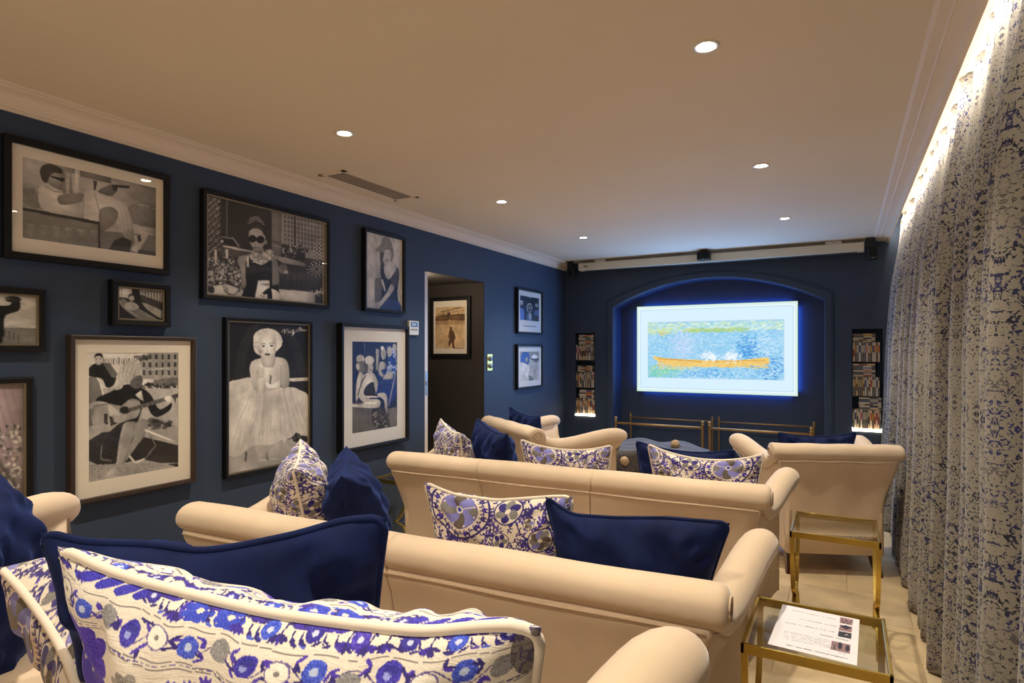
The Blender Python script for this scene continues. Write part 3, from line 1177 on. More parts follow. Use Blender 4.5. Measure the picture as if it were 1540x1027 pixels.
def cushion(label, kind, p1, p2, h=.52, tilt=10, T_=.17, sag=.10, ear=.05, seed=1, group=None, flip=False, pipe=.0065, taper=.18):
    """p1, p2: the two upper corners (left, right as seen from the back of the room)."""
    a, b = Vector(p1), Vector(p2)
    d = b - a
    w = d.length
    yaw = math.atan2(d.y, d.x)
    roll = -math.asin(d.z / w)
    R = Matrix.Rotation(yaw, 3, 'Z') @ Matrix.Rotation(roll, 3, 'Y') @ Matrix.Rotation(math.radians(tilt), 3, 'X')
    org = (a + b) / 2 - R @ Vector((0, 0, h))
    t = thing('cushion', label, 'cushion', org, 0, group)
    t.rotation_euler = R.to_euler()
    if kind == 'navy':
        nu = nv = 60 + 0
        cA = None
        m = M_VELVET
        pm = M_VELVET
    else:
        cv = CV_BOR if kind == 'border' else CV_MED
        nu, nv = cv.w, cv.h
        cA = cv.linear()
        if flip:
            cA = cA[:, ::-1]
        m = M_SUZANI
        pm = M_PIPE
    f = pillow_points(w, h, T_, nu, nv, -1, sag, ear, seed, taper)
    step = 1 if kind == 'navy' else 2
    bk = pillow_points(w, h, T_, nu, nv, 1, sag, ear, seed + 2, taper)[::step, ::step][:, ::-1]
    cov = grid_mesh('cover', f, cA, m, t, True)
    back = grid_mesh('cover_back', bk, None if cA is None else cA[::step, ::step], m, t, True)
    tube('piping', pillow_edge(w, h, sag, ear, taper), pipe, pm, t, 8, True)
    return t


# back row (on the platform)
cushion('large white and violet floral cushion with thick ivory piping, nearest the camera', 'border',
        (-.865, .385, 1.205), (-.245, .500, 1.195), .50, 22, .22,
        [(-.82, .047), (-.62, .067), (-.2, .085), (0, .09), (.36, .077), (.61, .064), (.82, .022)], .04, 1, 'cushions on the nearest sofa', pipe=.0068)
cushion('large navy velvet cushion with a drooping top edge behind the nearest floral cushion', 'navy',
        (-1.075, .455, 1.175), (-.64, .745, 1.185), .50, 14, .18,
        [(-.9, .02), (-.77, .042), (-.41, .052), (-.13, .084), (.1, .072), (.45, .04), (.75, .0)], .05, 2, 'cushions on the nearest sofa', pipe=.0068)
cushion('violet medallion cushion cut by the left edge of the picture', 'medallion',
        (-1.54, .58, 1.00), (-.97, .46, .945), .46, 55, .27, .05, .05, 3, 'cushions on the nearest sofa', pipe=.008)
cushion('navy velvet cushion at the left edge, beside the left arm of the nearest sofa', 'navy',
        (-2.08, .76, 1.13), (-1.77, .49, 1.08), .50, 10, .26, .08, .05, 4, 'cushions on the nearest sofa', pipe=.008)
# second row
G2 = 'cushions on the second row sofa'
cushion('violet and ivory cushion with pointed top in the left corner of the second sofa', 'medallion',
        (-2.30, 2.05, 1.03), (-2.00, 1.74, .965), .50, 10, .27, .06, .05, 5, G2)
cushion('pointed navy velvet cushion in the left half of the second sofa', 'navy',
        (-2.08, 2.13, 1.0), (-1.785, 1.80, .945), .50, 8, .26, .06, .05, 6, G2)
cushion('violet medallion cushion in the middle of the second sofa, half behind a navy one', 'medallion',
        (-1.29, 1.70, .99), (-.76, 1.775, .985), .50, 14, .19,
        [(-.8, .04), (-.55, .07), (0, .075), (.4, .04), (.75, .01)], .045, 7, G2)
cushion('wide navy velvet cushion in the right corner of the second sofa', 'navy',
        (-.83, 1.72, .990), (-.285, 1.80, .960), .50, 10, .19,
        [(-.88, .05), (-.68, .10), (-.2, .07), (.35, .02)], .045, 8, G2, taper=.34)
# third row
G3 = 'cushions on the third row sofa'
cushion('violet and ivory cushion standing at the left end of the third sofa', 'medallion',
        (-2.36, 3.28, 1.005), (-2.00, 2.98, .965), .50, 10, .20, .06, .05, 9, G3)
cushion('navy velvet cushion standing near the left end of the third sofa', 'navy',
        (-2.08, 3.30, 1.02), (-1.73, 3.08, .965), .50, 8, .22, .06, .05, 10, G3)
cushion('low violet medallion cushion in the middle of the third sofa', 'medallion',
        (-1.62, 3.03, .95), (-1.09, 3.08, .95), .48, 10, .16, .09, .045, 11, G3)
cushion('navy velvet cushion behind the right hand floral cushion of the third sofa', 'navy',
        (-1.02, 3.28, .95), (-.50, 3.32, .935), .48, 6, .16, .07, .045, 12, G3)
cushion('violet medallion cushion at the right end of the third sofa', 'medallion',
        (-.89, 3.06, .975), (-.335, 3.08, .965), .50, 10, .16, .11, .045, 13, G3, True)
# armchairs
cushion('navy velvet cushion showing over the back of the left front armchair', 'navy',
        (-2.70, 4.84, .94), (-2.22, 4.50, .91), .46, 8, .15, .07, .045, 14)
cushion('navy velvet cushion showing over the back of the right front armchair', 'navy',
        (-.40, 4.50, .895), (.07, 4.72, .90), .44, 8, .15, .07, .045, 15)

# ================================================================ PICTURES
XW = XL
TONAL = True


def shade_print(cv):
    """Tonal unevenness and film grain of a real photograph."""
    h, w = cv.h, cv.w
    tot = np.zeros((h, w))
    for n, amp in ((5, .05), (11, .04), (24, .035)):
        g = RNG.normal(0, 1, (n + 2, n + 2))
        yy = np.linspace(0, n, h); xx = np.linspace(0, n, w)
        t = np.array([np.interp(xx, np.arange(n + 2), row) for row in g])
        t = np.array([np.interp(yy, np.arange(n + 2), t[:, i]) for i in range(w)]).T
        tot += amp * t
    cv.a = np.clip(((cv.a - 120) * 1.16 + 132) * (1 + np.clip(tot, -.25, .25))[..., None] + RNG.normal(0, 4, (h, w, 1)), 0, 255)


def picture(label, y0, y1, z0, z1, cv, fr_w, fm, margins=None, board=None, depth=.035, slip=False, parent_rot=None, glass=True, cat='picture', group='framed photographs on the left wall'):
    """Hangs on the left wall; local x runs along the wall (+Y), local z is up, local -y faces the room."""
    t = thing('picture_frame', label, cat, (0, 0, 0), 0, group)
    if parent_rot is None:
        t.location = (XW, (y0 + y1) / 2, (z0 + z1) / 2)
        t.rotation_euler = (0, 0, PI / 2)
    else:
        t.location = parent_rot
    w, h = y1 - y0, z1 - z0
    # mitred frame, four-sided ring with a bevelled profile
    prof = [(0, 0), (0, -depth), (fr_w * .25, -depth - .002), (fr_w * .9, -depth), (fr_w, -depth + .006), (fr_w, 0)]
    V, F = [], []
    n = len(prof)
    for sx, sz in ((-1, -1), (1, -1), (1, 1), (-1, 1)):
        for a, b in prof:
            V.append((sx * (w / 2 - a), b, sz * (h / 2 - a)))
    for k in range(4):
        k2 = (k + 1) % 4
        for j in range(n):
            j2 = (j + 1) % n
            F.append((k * n + j, k * n + j2, k2 * n + j2, k2 * n + j))
    mk('frame', V, F, fm, t)
    yb = -depth * .55
    if slip:
        V, F = [], []
        a0, a1 = fr_w, fr_w + .008
        for sx, sz in ((-1, -1), (1, -1), (1, 1), (-1, 1)):
            for a, b in ((a0, yb - .008), (a1, yb - .008), (a1, yb)):
                V.append((sx * (w / 2 - a), b, sz * (h / 2 - a)))
        for k in range(4):
            for j in range(2):
                k2 = (k + 1) % 4
                F.append((k * 3 + j, k * 3 + j + 1, k2 * 3 + j + 1, k2 * 3 + j))
        mk('slip', V, F, M_SLIP, t)
    iw, ih = w - 2 * fr_w, h - 2 * fr_w
    ml, mr, mt, mb = margins or (0, 0, 0, 0)
    px0, px1 = -iw / 2 + ml, iw / 2 - mr
    pz0, pz1 = -ih / 2 + mb, ih / 2 - mt
    if margins:
        # mat board with a window cut for the print
        o = [(-iw / 2 - .002, -ih / 2 - .002), (iw / 2 + .002, -ih / 2 - .002), (iw / 2 + .002, ih / 2 + .002), (-iw / 2 - .002, ih / 2 + .002)]
        i_ = [(px0, pz0), (px1, pz0), (px1, pz1), (px0, pz1)]
        V = [(a, yb, b) for a, b in o] + [(a, yb, b) for a, b in i_] + [(a, yb + .003, b) for a, b in i_]
        F = []
        for k in range(4):
            k2 = (k + 1) % 4
            F.append((k, k2, 4 + k2, 4 + k))
            F.append((4 + k, 4 + k2, 8 + k2, 8 + k))
        mk('mat_board', V, F, board or M_MATB, t)
    cv.blur()
    shade_print(cv)
    hh, ww = cv.h, cv.w
    X = np.linspace(px0, px1, ww)[None, :] * np.ones((hh, 1))
    Z = np.linspace(pz1, pz0, hh)[:, None] * np.ones((1, ww))
    P = np.stack([X, np.full((hh, ww), yb + .0025), Z], -1)
    grid_mesh('print', P, cv.linear(), M_PRINT, t)
    if glass:
        g = yb - .004 if not slip else yb - .0085
        mk('glass_pane', [(-iw / 2, g, -ih / 2), (iw / 2, g, -ih / 2), (iw / 2, g, ih / 2), (-iw / 2, g, ih / 2)], [(0, 1, 2, 3)], M_PICGLASS, t)
    return t


random.seed(21)
# ---- 1: man lounging on a sofa aiming, seen from the side (zoom pixels)
c = Cv(210, 130, [(42, 85), (1258, 370), (1250, 990), (35, 825)], 178)
c.poly([(0, 0), (440, 100), (440, 420), (0, 380)], 172)
c.poly([(445, 180), (525, 200), (525, 240), (490, 240), (500, 440), (470, 430), (475, 235), (450, 235)], 128)
c.poly([(520, 200), (560, 210), (560, 440), (520, 440)], 190)
c.poly([(565, 205), (1258, 365), (1258, 560), (1090, 510), (870, 330), (570, 265)], 150)
c.poly([(565, 205), (850, 280), (850, 330), (570, 265)], 112)
c.poly([(700, 300), (860, 330), (1100, 510), (1050, 560), (820, 560), (560, 440), (565, 270)], 168)
c.poly([(1040, 510), (1258, 560), (1258, 740), (1010, 690), (990, 560)], 122)
c.poly([(1000, 690), (1258, 740), (1258, 800), (1010, 720)], 160)
c.poly([(740, 760), (1258, 800), (1258, 1000), (740, 930)], 118, nz=5)
c.poly([(35, 380), (150, 370), (240, 570), (35, 545)], 132, nz=4)
for k in range(6):
    c.line([(50 + k * 25, 400), (120 + k * 25, 555)], 5, 100)
c.poly([(185, 410), (235, 330), (300, 345), (400, 400), (395, 480), (520, 520), (590, 610), (580, 650), (240, 575)], 200, sm=True)
c.poly([(375, 440), (600, 420), (600, 490), (400, 525)], 128, sm=True)
c.poly([(270, 310), (290, 250), (400, 210), (430, 300), (412, 360), (400, 395), (330, 370)], 148, sm=True)
c.poly([(205, 230), (225, 170), (310, 155), (400, 200), (405, 240), (330, 235), (290, 270), (265, 325), (225, 300)], 66, sm=True)
c.poly([(300, 262), (425, 285), (428, 300), (405, 316), (372, 300), (300, 272)], 26)
c.line([(410, 345), (385, 350)], 5, 80)
c.line([(235, 350), (330, 400), (395, 412)], 7, 150)
c.poly([(590, 640), (600, 430), (670, 395), (760, 420), (860, 470), (990, 540), (1055, 800), (985, 850), (880, 660), (780, 745), (740, 760), (740, 680)], 188, sm=True)
c.poly([(740, 580), (830, 540), (900, 580), (890, 680), (780, 760), (745, 760)], 130, sm=True)
for k in range(7):
    c.line([(760 + k * 36, 560 + k * 6), (800 + k * 34, 660 + k * 18)], 4, 140)
c.line([(600, 430), (590, 640)], 6, 120)
c.line([(700, 430), (745, 590), (745, 660)], 6, 120)
c.poly([(730, 395), (850, 340), (900, 380), (860, 440), (780, 430)], 104, sm=True)
c.poly([(860, 340), (1015, 350), (1018, 372), (910, 368), (900, 405), (865, 385)], 44)
c.poly([(688, 305), (722, 308), (716, 350), (708, 390), (690, 390)], 60)
c.poly([(820, 930), (870, 850), (950, 815), (1030, 850), (1010, 960)], 46, nz=8)
c.poly([(1050, 800), (1170, 790), (1180, 810), (1080, 960), (1020, 930), (1060, 870)], 176, nz=5)
c.poly([(1080, 800), (1110, 795), (1120, 850), (1090, 860)], 60)
c.poly([(1090, 930), (1250, 950), (1250, 990), (1080, 965)], 60)
c.poly([(35, 560), (735, 700), (735, 920), (35, 825)], 124, nz=3)
c.poly([(35, 545), (745, 678), (745, 705), (35, 575)], 52)
c.poly([(725, 690), (745, 680), (745, 925), (725, 922)], 52)
for k in range(6):
    x = 85 + k * 115
    c.poly([(x, 700 + k * 13), (x + 60, 706 + k * 13), (x + 52, 815), (x + 6, 810)], 150, .45, nz=12)
    c.line([(x, 700 + k * 13), (x + 60, 706 + k * 13)], 7, 190, .6)
picture('large black framed photograph of a man lounging on a sofa, highest at the left', 1.138, 1.824, 1.832, 2.335, c, .028, M_BLACK,
        (.040, .036, .048, .062), M_MATB)

# ---- 2: man in dark coat raising a fist (left edge)
c = Cv(110, 110, [(-260, 80), (362, 118), (345, 590), (-260, 580)], 186)
c.poly([(190, 420), (345, 430), (340, 590), (150, 590)], 120, nz=6)
for k in range(4):
    c.line([(195 + k * 22, 440), (185 + k * 22, 585)], 3, 70)
c.poly([(190, 405), (255, 410), (255, 430), (190, 425)], 170)
c.poly([(-60, 590), (-40, 280), (30, 230), (120, 220), (215, 225), (240, 180), (272, 190), (262, 270), (200, 320), (190, 470), (150, 590)], 20, sm=True)
c.poly([(-120, 590), (-100, 300), (-10, 250), (0, 590)], 24, sm=True)
c.ell(240, 165, 38, 30, 40)
c.ell(215, 160, 14, 14, 90)
c.ell(40, 180, 48, 62, 182)
c.poly([(-15, 160), (0, 110), (60, 110), (104, 160), (98, 210), (75, 160), (20, 150)], 92, sm=True, nz=10)
c.poly([(0, 175), (70, 182), (68, 196), (0, 190)], 50)
c.line([(20, 225), (55, 228)], 6, 90)
c.line([(45, 240), (20, 340), (35, 580)], 14, 46)
c.line([(130, 240), (120, 290), (130, 320)], 8, 150)
picture('small black framed photograph of a dark coated man raising a fist', 0.80, 1.287, 1.447, 1.712, c, .026, M_BLACK, slip=True)

# ---- 3: small interior scene, person in a car seat
c = Cv(110, 90, [(1015, 25), (1440, 70), (1430, 378), (1005, 355)], 40)
c.poly([(1015, 25), (1160, 40), (1150, 150), (1010, 135)], 205)
c.line([(1065, 30), (1062, 140)], 4, 120)
c.poly([(1215, 65), (1440, 90), (1440, 200), (1215, 110)], 168, nz=14, nsc=2)
for k in range(8):
    c.line([(1225 + k * 26, 65), (1222 + k * 26, 200)], 7, 60)
c.poly([(1200, 100), (1430, 195), (1430, 280), (1260, 180)], 60)
c.poly([(1250, 190), (1430, 280), (1425, 350), (1300, 270)], 150, nz=10, sm=True)
c.poly([(1040, 180), (1080, 150), (1140, 200), (1400, 378), (1260, 378), (1100, 270)], 120, nz=8, sm=True)
c.line([(1040, 170), (1060, 220), (1230, 345)], 5, 190)
c.poly([(1085, 215), (1140, 180), (1200, 210), (1210, 250), (1130, 262)], 168, sm=True, nz=8)
c.ell(1152, 140, 27, 36, 158)
c.poly([(1122, 140), (1132, 108), (1170, 108), (1184, 140), (1165, 125), (1140, 128)], 60, sm=True)
c.poly([(1160, 40), (1215, 50), (1230, 180), (1180, 180)], 26)
picture('smallest black framed photograph, of a reclining figure, among the larger ones', 1.545, 1.824, 1.570, 1.784, c, .028, M_BLACK, slip=True, depth=.042)

# ---- 4: close-up of drapery and beads (left edge, low)
c = Cv(120, 170, [(0, 0), (100, 0), (100, 100), (0, 100)], 116)
c.poly([(40, 0), (100, 0), (100, 78), (88, 70), (70, 40), (58, 10)], (156, 138, 142), sm=True)
c.poly([(0, 0), (50, 0), (66, 40), (90, 78), (100, 84), (100, 100), (0, 100)], (96, 88, 90), sm=True)
for k in range(9):
    c.line([(45 + k * 7, 0), (60 + k * 6, 30), (86 + k * 2, 66)], 1.0, (122, 108, 112), .7)
c.poly([(0, 20), (50, 26), (80, 60), (100, 90), (100, 100), (0, 100)], (120, 104, 96), nz=26, nsc=2, sm=True)
c.dabs((30, 30, 96, 99), 700, 1.1, [60, 90, 190, 210, 140], .8)
c.line([(52, 0), (66, 38), (92, 74)], 3, 60, .6)
picture('black framed close up photograph of draped cloth and beads, cut by the left edge', 0.78, 1.24, .72, 1.342, c, .024, M_BLACK, slip=True)

# ---- 5: woman playing a guitar in a deck chair
c = Cv(165, 230, [(57, 65), (690, 65), (686, 870), (55, 985)], 196)
c.poly([(57, 65), (690, 65), (690, 150), (57, 150)], 214)
c.poly([(370, 90), (470, 85), (470, 160), (420, 130)], 104)
c.poly([(415, 120), (480, 70), (690, 66), (690, 250), (420, 250)], 150, nz=5)
c.poly([(410, 118), (476, 84), (480, 118), (430, 126)], 60)
for r_ in range(3):
    for k in range(6):
        x, y = 440 + k * 44, 80 + r_ * 56
        c.poly([(x, y), (x + 16, y), (x + 16, y + 34), (x, y + 34)], 62)
        c.line([(x - 4, y + 38), (x + 20, y + 38)], 4, 200)
c.line([(470, 190), (690, 168)], 6, 190)
c.poly([(430, 255), (520, 252), (520, 310), (430, 312)], 210)
c.poly([(520, 255), (690, 240), (690, 300), (520, 312)], 110, nz=14)
c.dabs((430, 285, 690, 325), 60, 9, [30, 50, 70], .9)
for k in range(14):
    c.poly([(160 + k * 18, 100 + (k % 3) * 8), (170 + k * 18, 100), (172 + k * 18, 150), (160 + k * 18, 150)], 160 if k % 2 else 120)
c.poly([(57, 320), (690, 318), (690, 990), (55, 990)], 170, nz=10)
c.poly([(57, 230), (120, 235), (165, 380), (150, 560), (57, 590)], 120, sm=False)
c.line([(57, 232), (115, 236), (140, 280), (165, 380)], 9, 220)
c.poly([(60, 180), (100, 145), (165, 140), (240, 190), (255, 240), (230, 300), (185, 310), (150, 250), (60, 230)], 30, sm=True)
c.poly([(160, 140), (210, 140), (262, 215), (250, 250), (220, 240)], 96, nz=10)
c.ell(130, 118, 26, 36, 172)
c.poly([(100, 110), (108, 75), (150, 72), (160, 105), (140, 90), (112, 92)], 36, sm=True)
c.line([(112, 112), (122, 112)], 4, 40); c.line([(134, 112), (146, 112)], 4, 40); c.line([(122, 136), (140, 136)], 3, 90)
c.poly([(57, 690), (200, 600), (690, 720), (690, 880), (600, 850), (440, 820), (150, 870), (57, 830)], 44, nz=6)
c.poly([(480, 560), (560, 535), (690, 590), (690, 712), (640, 700), (470, 610)], 150, nz=6)
c.dabs((480, 540, 640, 600), 26, 12, [60, 40, 90], .8, 2)
c.poly([(110, 400), (220, 340), (330, 290), (440, 320), (500, 370), (548, 460), (600, 450), (640, 420), (630, 470), (545, 520), (500, 500), (450, 430), (380, 600), (240, 640), (200, 460)], 26, sm=True)
c.poly([(300, 560), (380, 540), (300, 700), (200, 640)], 30)
c.poly([(57, 430), (140, 410), (230, 440), (280, 500), (270, 530), (220, 520), (210, 460), (60, 465)], 178, sm=True)
c.poly([(80, 540), (95, 440), (200, 425), (290, 440), (340, 398), (410, 400), (425, 455), (400, 520), (330, 545), (270, 570), (200, 625), (120, 620)], 158, sm=True, nz=4)
c.line([(84, 505), (98, 445), (200, 428), (290, 442), (340, 400), (408, 402)], 4, 90)
c.ell(313, 472, 36, 28, 52)
c.ell(313, 472, 26, 19, 30)
c.poly([(330, 462), (690, 352), (690, 380), (345, 486)], 84)
for k in range(9):
    c.line([(360 + k * 36, 452 - k * 11), (368 + k * 36, 478 - k * 11)], 3, 150)
c.poly([(165, 500), (190, 495), (195, 570), (170, 572)], 50)
c.poly([(205, 430), (285, 500), (280, 530), (250, 500), (262, 545), (240, 500), (215, 520), (195, 455)], 190, sm=True)
c.poly([(205, 515), (225, 520), (240, 560), (272, 560), (215, 585)], 36)
c.poly([(590, 385), (630, 368), (652, 395), (625, 420), (600, 405)], 198, sm=True)
c.poly([(645, 370), (690, 352), (690, 372), (672, 380), (668, 430), (655, 385)], 60)
c.poly([(270, 290), (260, 220), (300, 160), (350, 125), (420, 145), (440, 210), (420, 250), (380, 240), (350, 280), (310, 290), (290, 320), (240, 330)], 176, sm=True, nz=14)
for k in range(8):
    c.line([(300 + k * 14, 150 + k * 3), (285 + k * 13, 220), (300 + k * 10, 270)], 3, 110 if k % 2 else 220, .6)
c.poly([(370, 250), (425, 225), (440, 270), (415, 320), (375, 318), (350, 290)], 96, sm=True)
c.line([(395, 258), (420, 256)], 4, 40); c.line([(398, 296), (414, 296)], 4, 50)
c.poly([(385, 365), (430, 330), (448, 410), (425, 400)], 196)
c.poly([(300, 580), (330, 555), (385, 555), (392, 600), (350, 720), (300, 840), (240, 920), (150, 975), (135, 960), (210, 890), (250, 850), (270, 700)], 158, sm=True)
c.poly([(395, 560), (440, 530), (474, 560), (460, 640), (400, 720), (300, 860), (320, 780), (370, 680), (385, 600)], 142, sm=True)
c.line([(310, 575), (290, 700), (255, 850)], 6, 196, .6)
c.line([(455, 612), (690, 705)], 14, 214)
c.line([(480, 630), (530, 720), (450, 820)], 8, 120)
c.line([(345, 795), (385, 845), (450, 815)], 14, 210)
c.line([(150, 720), (145, 820), (220, 830)], 9, 120)
c.poly([(57, 860), (300, 850), (686, 840), (686, 870), (55, 990)], 150, nz=14)
c.poly([(610, 850), (686, 845), (686, 872)], 50)
c.dabs((60, 860, 660, 960), 120, 3, [80, 190, 110], .7)
c.poly([(150, 970), (210, 890), (260, 870), (270, 890), (210, 950), (160, 980)], 160, sm=True)
picture('large brown framed photograph of a woman playing a guitar, low on the left', 1.372, 1.957, .768, 1.522, c, .020, M_BROWNF,
        (.062, .066, .060, .070), M_MATB, .045)

# ---- 6: woman in sunglasses outside a shop, chandeliers (zoom 3)
c = Cv(230, 160, [(72, 62), (1052, 298), (1048, 992), (68, 915)], 62)
c.poly([(60, 40), (250, 90), (250, 420), (60, 420)], 74)
c.poly([(185, 100), (610, 195), (610, 570), (185, 480)], 48, nz=3)
c.line([(248, 105), (248, 430)], 7, 120)
c.poly([(610, 195), (690, 215), (690, 600), (610, 580)], 118)
c.line([(612, 460), (690, 475)], 5, 60); c.line([(612, 490), (690, 505)], 4, 170)
c.poly([(690, 215), (1052, 300), (1052, 620), (690, 560)], 150, nz=8)
for k in range(12):
    for r_ in range(7):
        x, y = 715 + k * 27, 240 + r_ * 38 + k * 5
        c.poly([(x, y), (x + 12, y + 2), (x + 12, y + 24), (x, y + 22)], 84)
c.line([(800, 240), (800, 600)], 14, 40)
c.poly([(690, 480), (880, 520), (880, 620), (690, 600)], 40, nz=22, nsc=2)
c.dabs((700, 490, 900, 600), 50, 10, [30, 60, 190, 160], .8)
c.poly([(200, 425), (300, 430), (360, 520), (460, 545), (460, 640), (200, 560)], 80, sm=False)
c.line([(205, 425), (300, 440), (350, 505)], 8, 180)
c.poly([(215, 440), (295, 450), (335, 510), (225, 495)], 30)
c.line([(220, 505), (450, 548)], 16, 186)
c.poly([(600, 580), (700, 590), (890, 650), (960, 680), (960, 860), (660, 850), (600, 700)], 46, nz=6)
c.poly([(600, 575), (720, 590), (880, 640), (890, 670), (700, 640)], 150)
for k in range(16):
    c.line([(700 + k * 17, 660 + k * 2), (700 + k * 17, 845)], 3, 76)
c.ell(700, 690, 36, 42, 110, nz=20)
c.ell(725, 716, 20, 14, 190)
c.poly([(660, 858), (960, 880), (960, 985), (700, 960)], 196)
c.poly([(68, 915), (130, 820), (240, 820), (380, 870), (380, 935)], 190, sm=False)
c.poly([(960, 700), (1052, 700), (1048, 992), (960, 985)], 52, nz=14)
c.line([(1030, 320), (1030, 980)], 16, 140)
# beaded chandelier at left
for k in range(34):
    for j in range(8):
        x = 84 + j * 15 + (k % 2) * 4
        y = 95 + k * 17 + j * 3
        c.ell(x, y, 7, 5, 205 if (j + k) % 3 else 46, .9, n=8)
c.poly([(70, 620), (200, 540), (300, 600), (320, 700), (450, 660), (460, 760), (400, 830), (260, 820), (70, 830)], 80, nz=40, nsc=2, sm=True)
c.dabs((75, 600, 300, 815), 340, 8, [210, 190, 50, 40, 150], .85)
c.dabs((310, 680, 455, 830), 120, 8, [210, 190, 50, 150], .85)
for k in range(6):
    c.line([(200 + k * 8, 825), (230 + k * 6, 890 + k * 4), (300, 905 + k * 5), (350 - k * 3, 880), (385 - k * 6, 830)], 4, 40 if k % 2 else 170)
c.ell(120, 870, 28, 30, 50, nz=20)
for (x, y0, y1) in ((158, 535, 655), (247, 530, 610)):
    c.poly([(x - 12, y0), (x + 10, y0), (x + 10, y1), (x - 12, y1)], 204)
# chandelier at right
for k in range(18):
    y = 430 + k * 15
    wd = 14 + k * 2
    for j in range(4):
        c.ell(988 - wd + j * wd * .66, y, 6, 5, 210 if (j + k) % 2 else 60, .9, n=8)
for k in range(26):
    a = 2 * PI * k / 26
    c.line([(975 + 16 * math.cos(a), 690 + 12 * math.sin(a)), (975 + 85 * math.cos(a), 690 + 66 * math.sin(a))], 4, 200 if k % 2 else 60)
c.dabs((930, 850, 1020, 910), 60, 7, [30, 190], .9)
# the woman
c.poly([(335, 640), (350, 590), (430, 570), (470, 520), (540, 520), (560, 580), (640, 600), (665, 680), (660, 850), (560, 850), (380, 850), (360, 700)], 150, sm=True)
c.poly([(400, 640), (430, 590), (560, 640), (612, 610), (612, 860), (600, 950), (360, 935), (400, 830)], 16)
c.poly([(610, 830), (662, 820), (668, 890), (612, 870)], 18)
c.poly([(440, 560), (470, 600), (520, 612), (600, 580), (608, 610), (530, 660), (470, 640), (430, 600)], 196, nz=30, nsc=2)
c.dabs((440, 560, 600, 640), 90, 6, [230, 120], .8)
c.dabs((525, 535, 622, 580), 40, 10, [220, 190, 90], .9)
c.poly([(468, 490), (530, 500), (530, 560), (470, 550)], 120)
c.poly([(425, 400), (440, 360), (500, 350), (555, 390), (560, 450), (545, 500), (500, 540), (455, 510), (430, 460)], 176, sm=True)
c.poly([(412, 320), (430, 265), (480, 245), (535, 270), (562, 330), (568, 390), (552, 410), (530, 370), (480, 350), (435, 370), (425, 390), (430, 340)], 44, sm=True)
c.poly([(415, 310), (440, 262), (500, 252), (552, 310), (550, 330), (490, 290), (430, 318)], 110, nz=26, sm=True)
c.line([(440, 345), (500, 330), (550, 360)], 6, 110, .7)
c.ell(455, 440, 33, 31, 14)
c.ell(519, 446, 33, 31, 14)
c.line([(480, 438), (495, 440)], 8, 14)
c.ell(443, 430, 8, 5, 70)
c.line([(470, 512), (508, 516)], 8, 84)
c.line([(484, 470), (482, 490), (492, 492)], 4, 120)
c.ell(564, 470, 8, 18, 150)
c.poly([(470, 940), (500, 790), (590, 785), (600, 945)], 214)
c.poly([(590, 860), (660, 880), (690, 955), (600, 950)], 214, sm=True)
c.ell(556, 822, 34, 7, 120)
c.poly([(545, 880), (600, 850), (612, 945), (575, 945), (575, 905), (540, 905)], 20, sm=True)
c.line([(510, 920), (525, 910), (540, 925), (550, 915)], 4, 90)
c.poly([(406, 590), (424, 585), (426, 680), (408, 680)], 206)
c.ell(210, 464, 12, 8, 245)
picture('wide black framed photograph of a woman in sunglasses and beaded necklace', 2.002, 2.90, 1.730, 2.316, c, .022, M_BLACK, slip=True)

# ---- 7: seated woman in a pale tulle dress with a signature (zoom 4)
c = Cv(190, 270, [(62, 26), (576, 62), (552, 950), (38, 1008)], 26)
c.poly([(100, 370), (560, 350), (560, 600), (100, 600)], 34)
for k in range(5):
    c.line([(100 + k * 14, 380), (130 + k * 14, 200), (200 + k * 12, 80), (260, 50)], 7, 44 + 6 * (k % 2))
    c.line([(560 - k * 12, 400), (520 - k * 12, 240), (460 - k * 14, 90)], 7, 44 + 6 * (k % 2))
c.line([(400, 422), (565, 424)], 22, 188)
c.poly([(55, 840), (560, 800), (552, 950), (38, 1008)], 166, nz=4)
c.line([(160, 870), (155, 925)], 14, 90)
# skirt
c.poly([(55, 440), (130, 405), (210, 400), (260, 470), (440, 470), (500, 490), (560, 540), (555, 700), (545, 820), (480, 770), (440, 800), (330, 835), (200, 835), (130, 880), (70, 890), (42, 850), (48, 650)], 196, sm=True, nz=5)
c.poly([(470, 780), (545, 800), (548, 830), (500, 850), (450, 820)], 40)
for k in range(46):
    x0 = random.uniform(170, 470)
    x1 = 290 + (x0 - 310) * random.uniform(1.4, 2.1)
    x1 = min(545, max(55, x1))
    c.line([(x0, random.uniform(470, 540)), ((x0 + x1) / 2 + random.uniform(-8, 8), 640), (x1, random.uniform(760, 850))], random.uniform(3, 9), random.choice([222, 176, 160, 214]), .35)
c.soft(150, 470, 70, 40, 222, .5)
c.soft(330, 560, 60, 60, 176, .4)
c.poly([(60, 440), (140, 420), (200, 440), (150, 500), (60, 520)], 180, .5, nz=10, sm=True)
# legs and feet
c.poly([(205, 835), (260, 840), (290, 900), (285, 930), (240, 930), (235, 890)], 170, sm=True)
c.poly([(385, 810), (330, 840), (295, 900), (300, 935), (345, 930), (370, 880)], 176, sm=True)
for k in range(5):
    c.ell(240 + k * 9, 930, 5, 7, 196)
    c.ell(310 + k * 9, 928, 5, 7, 196)
c.line([(287, 880), (290, 930)], 5, 90)
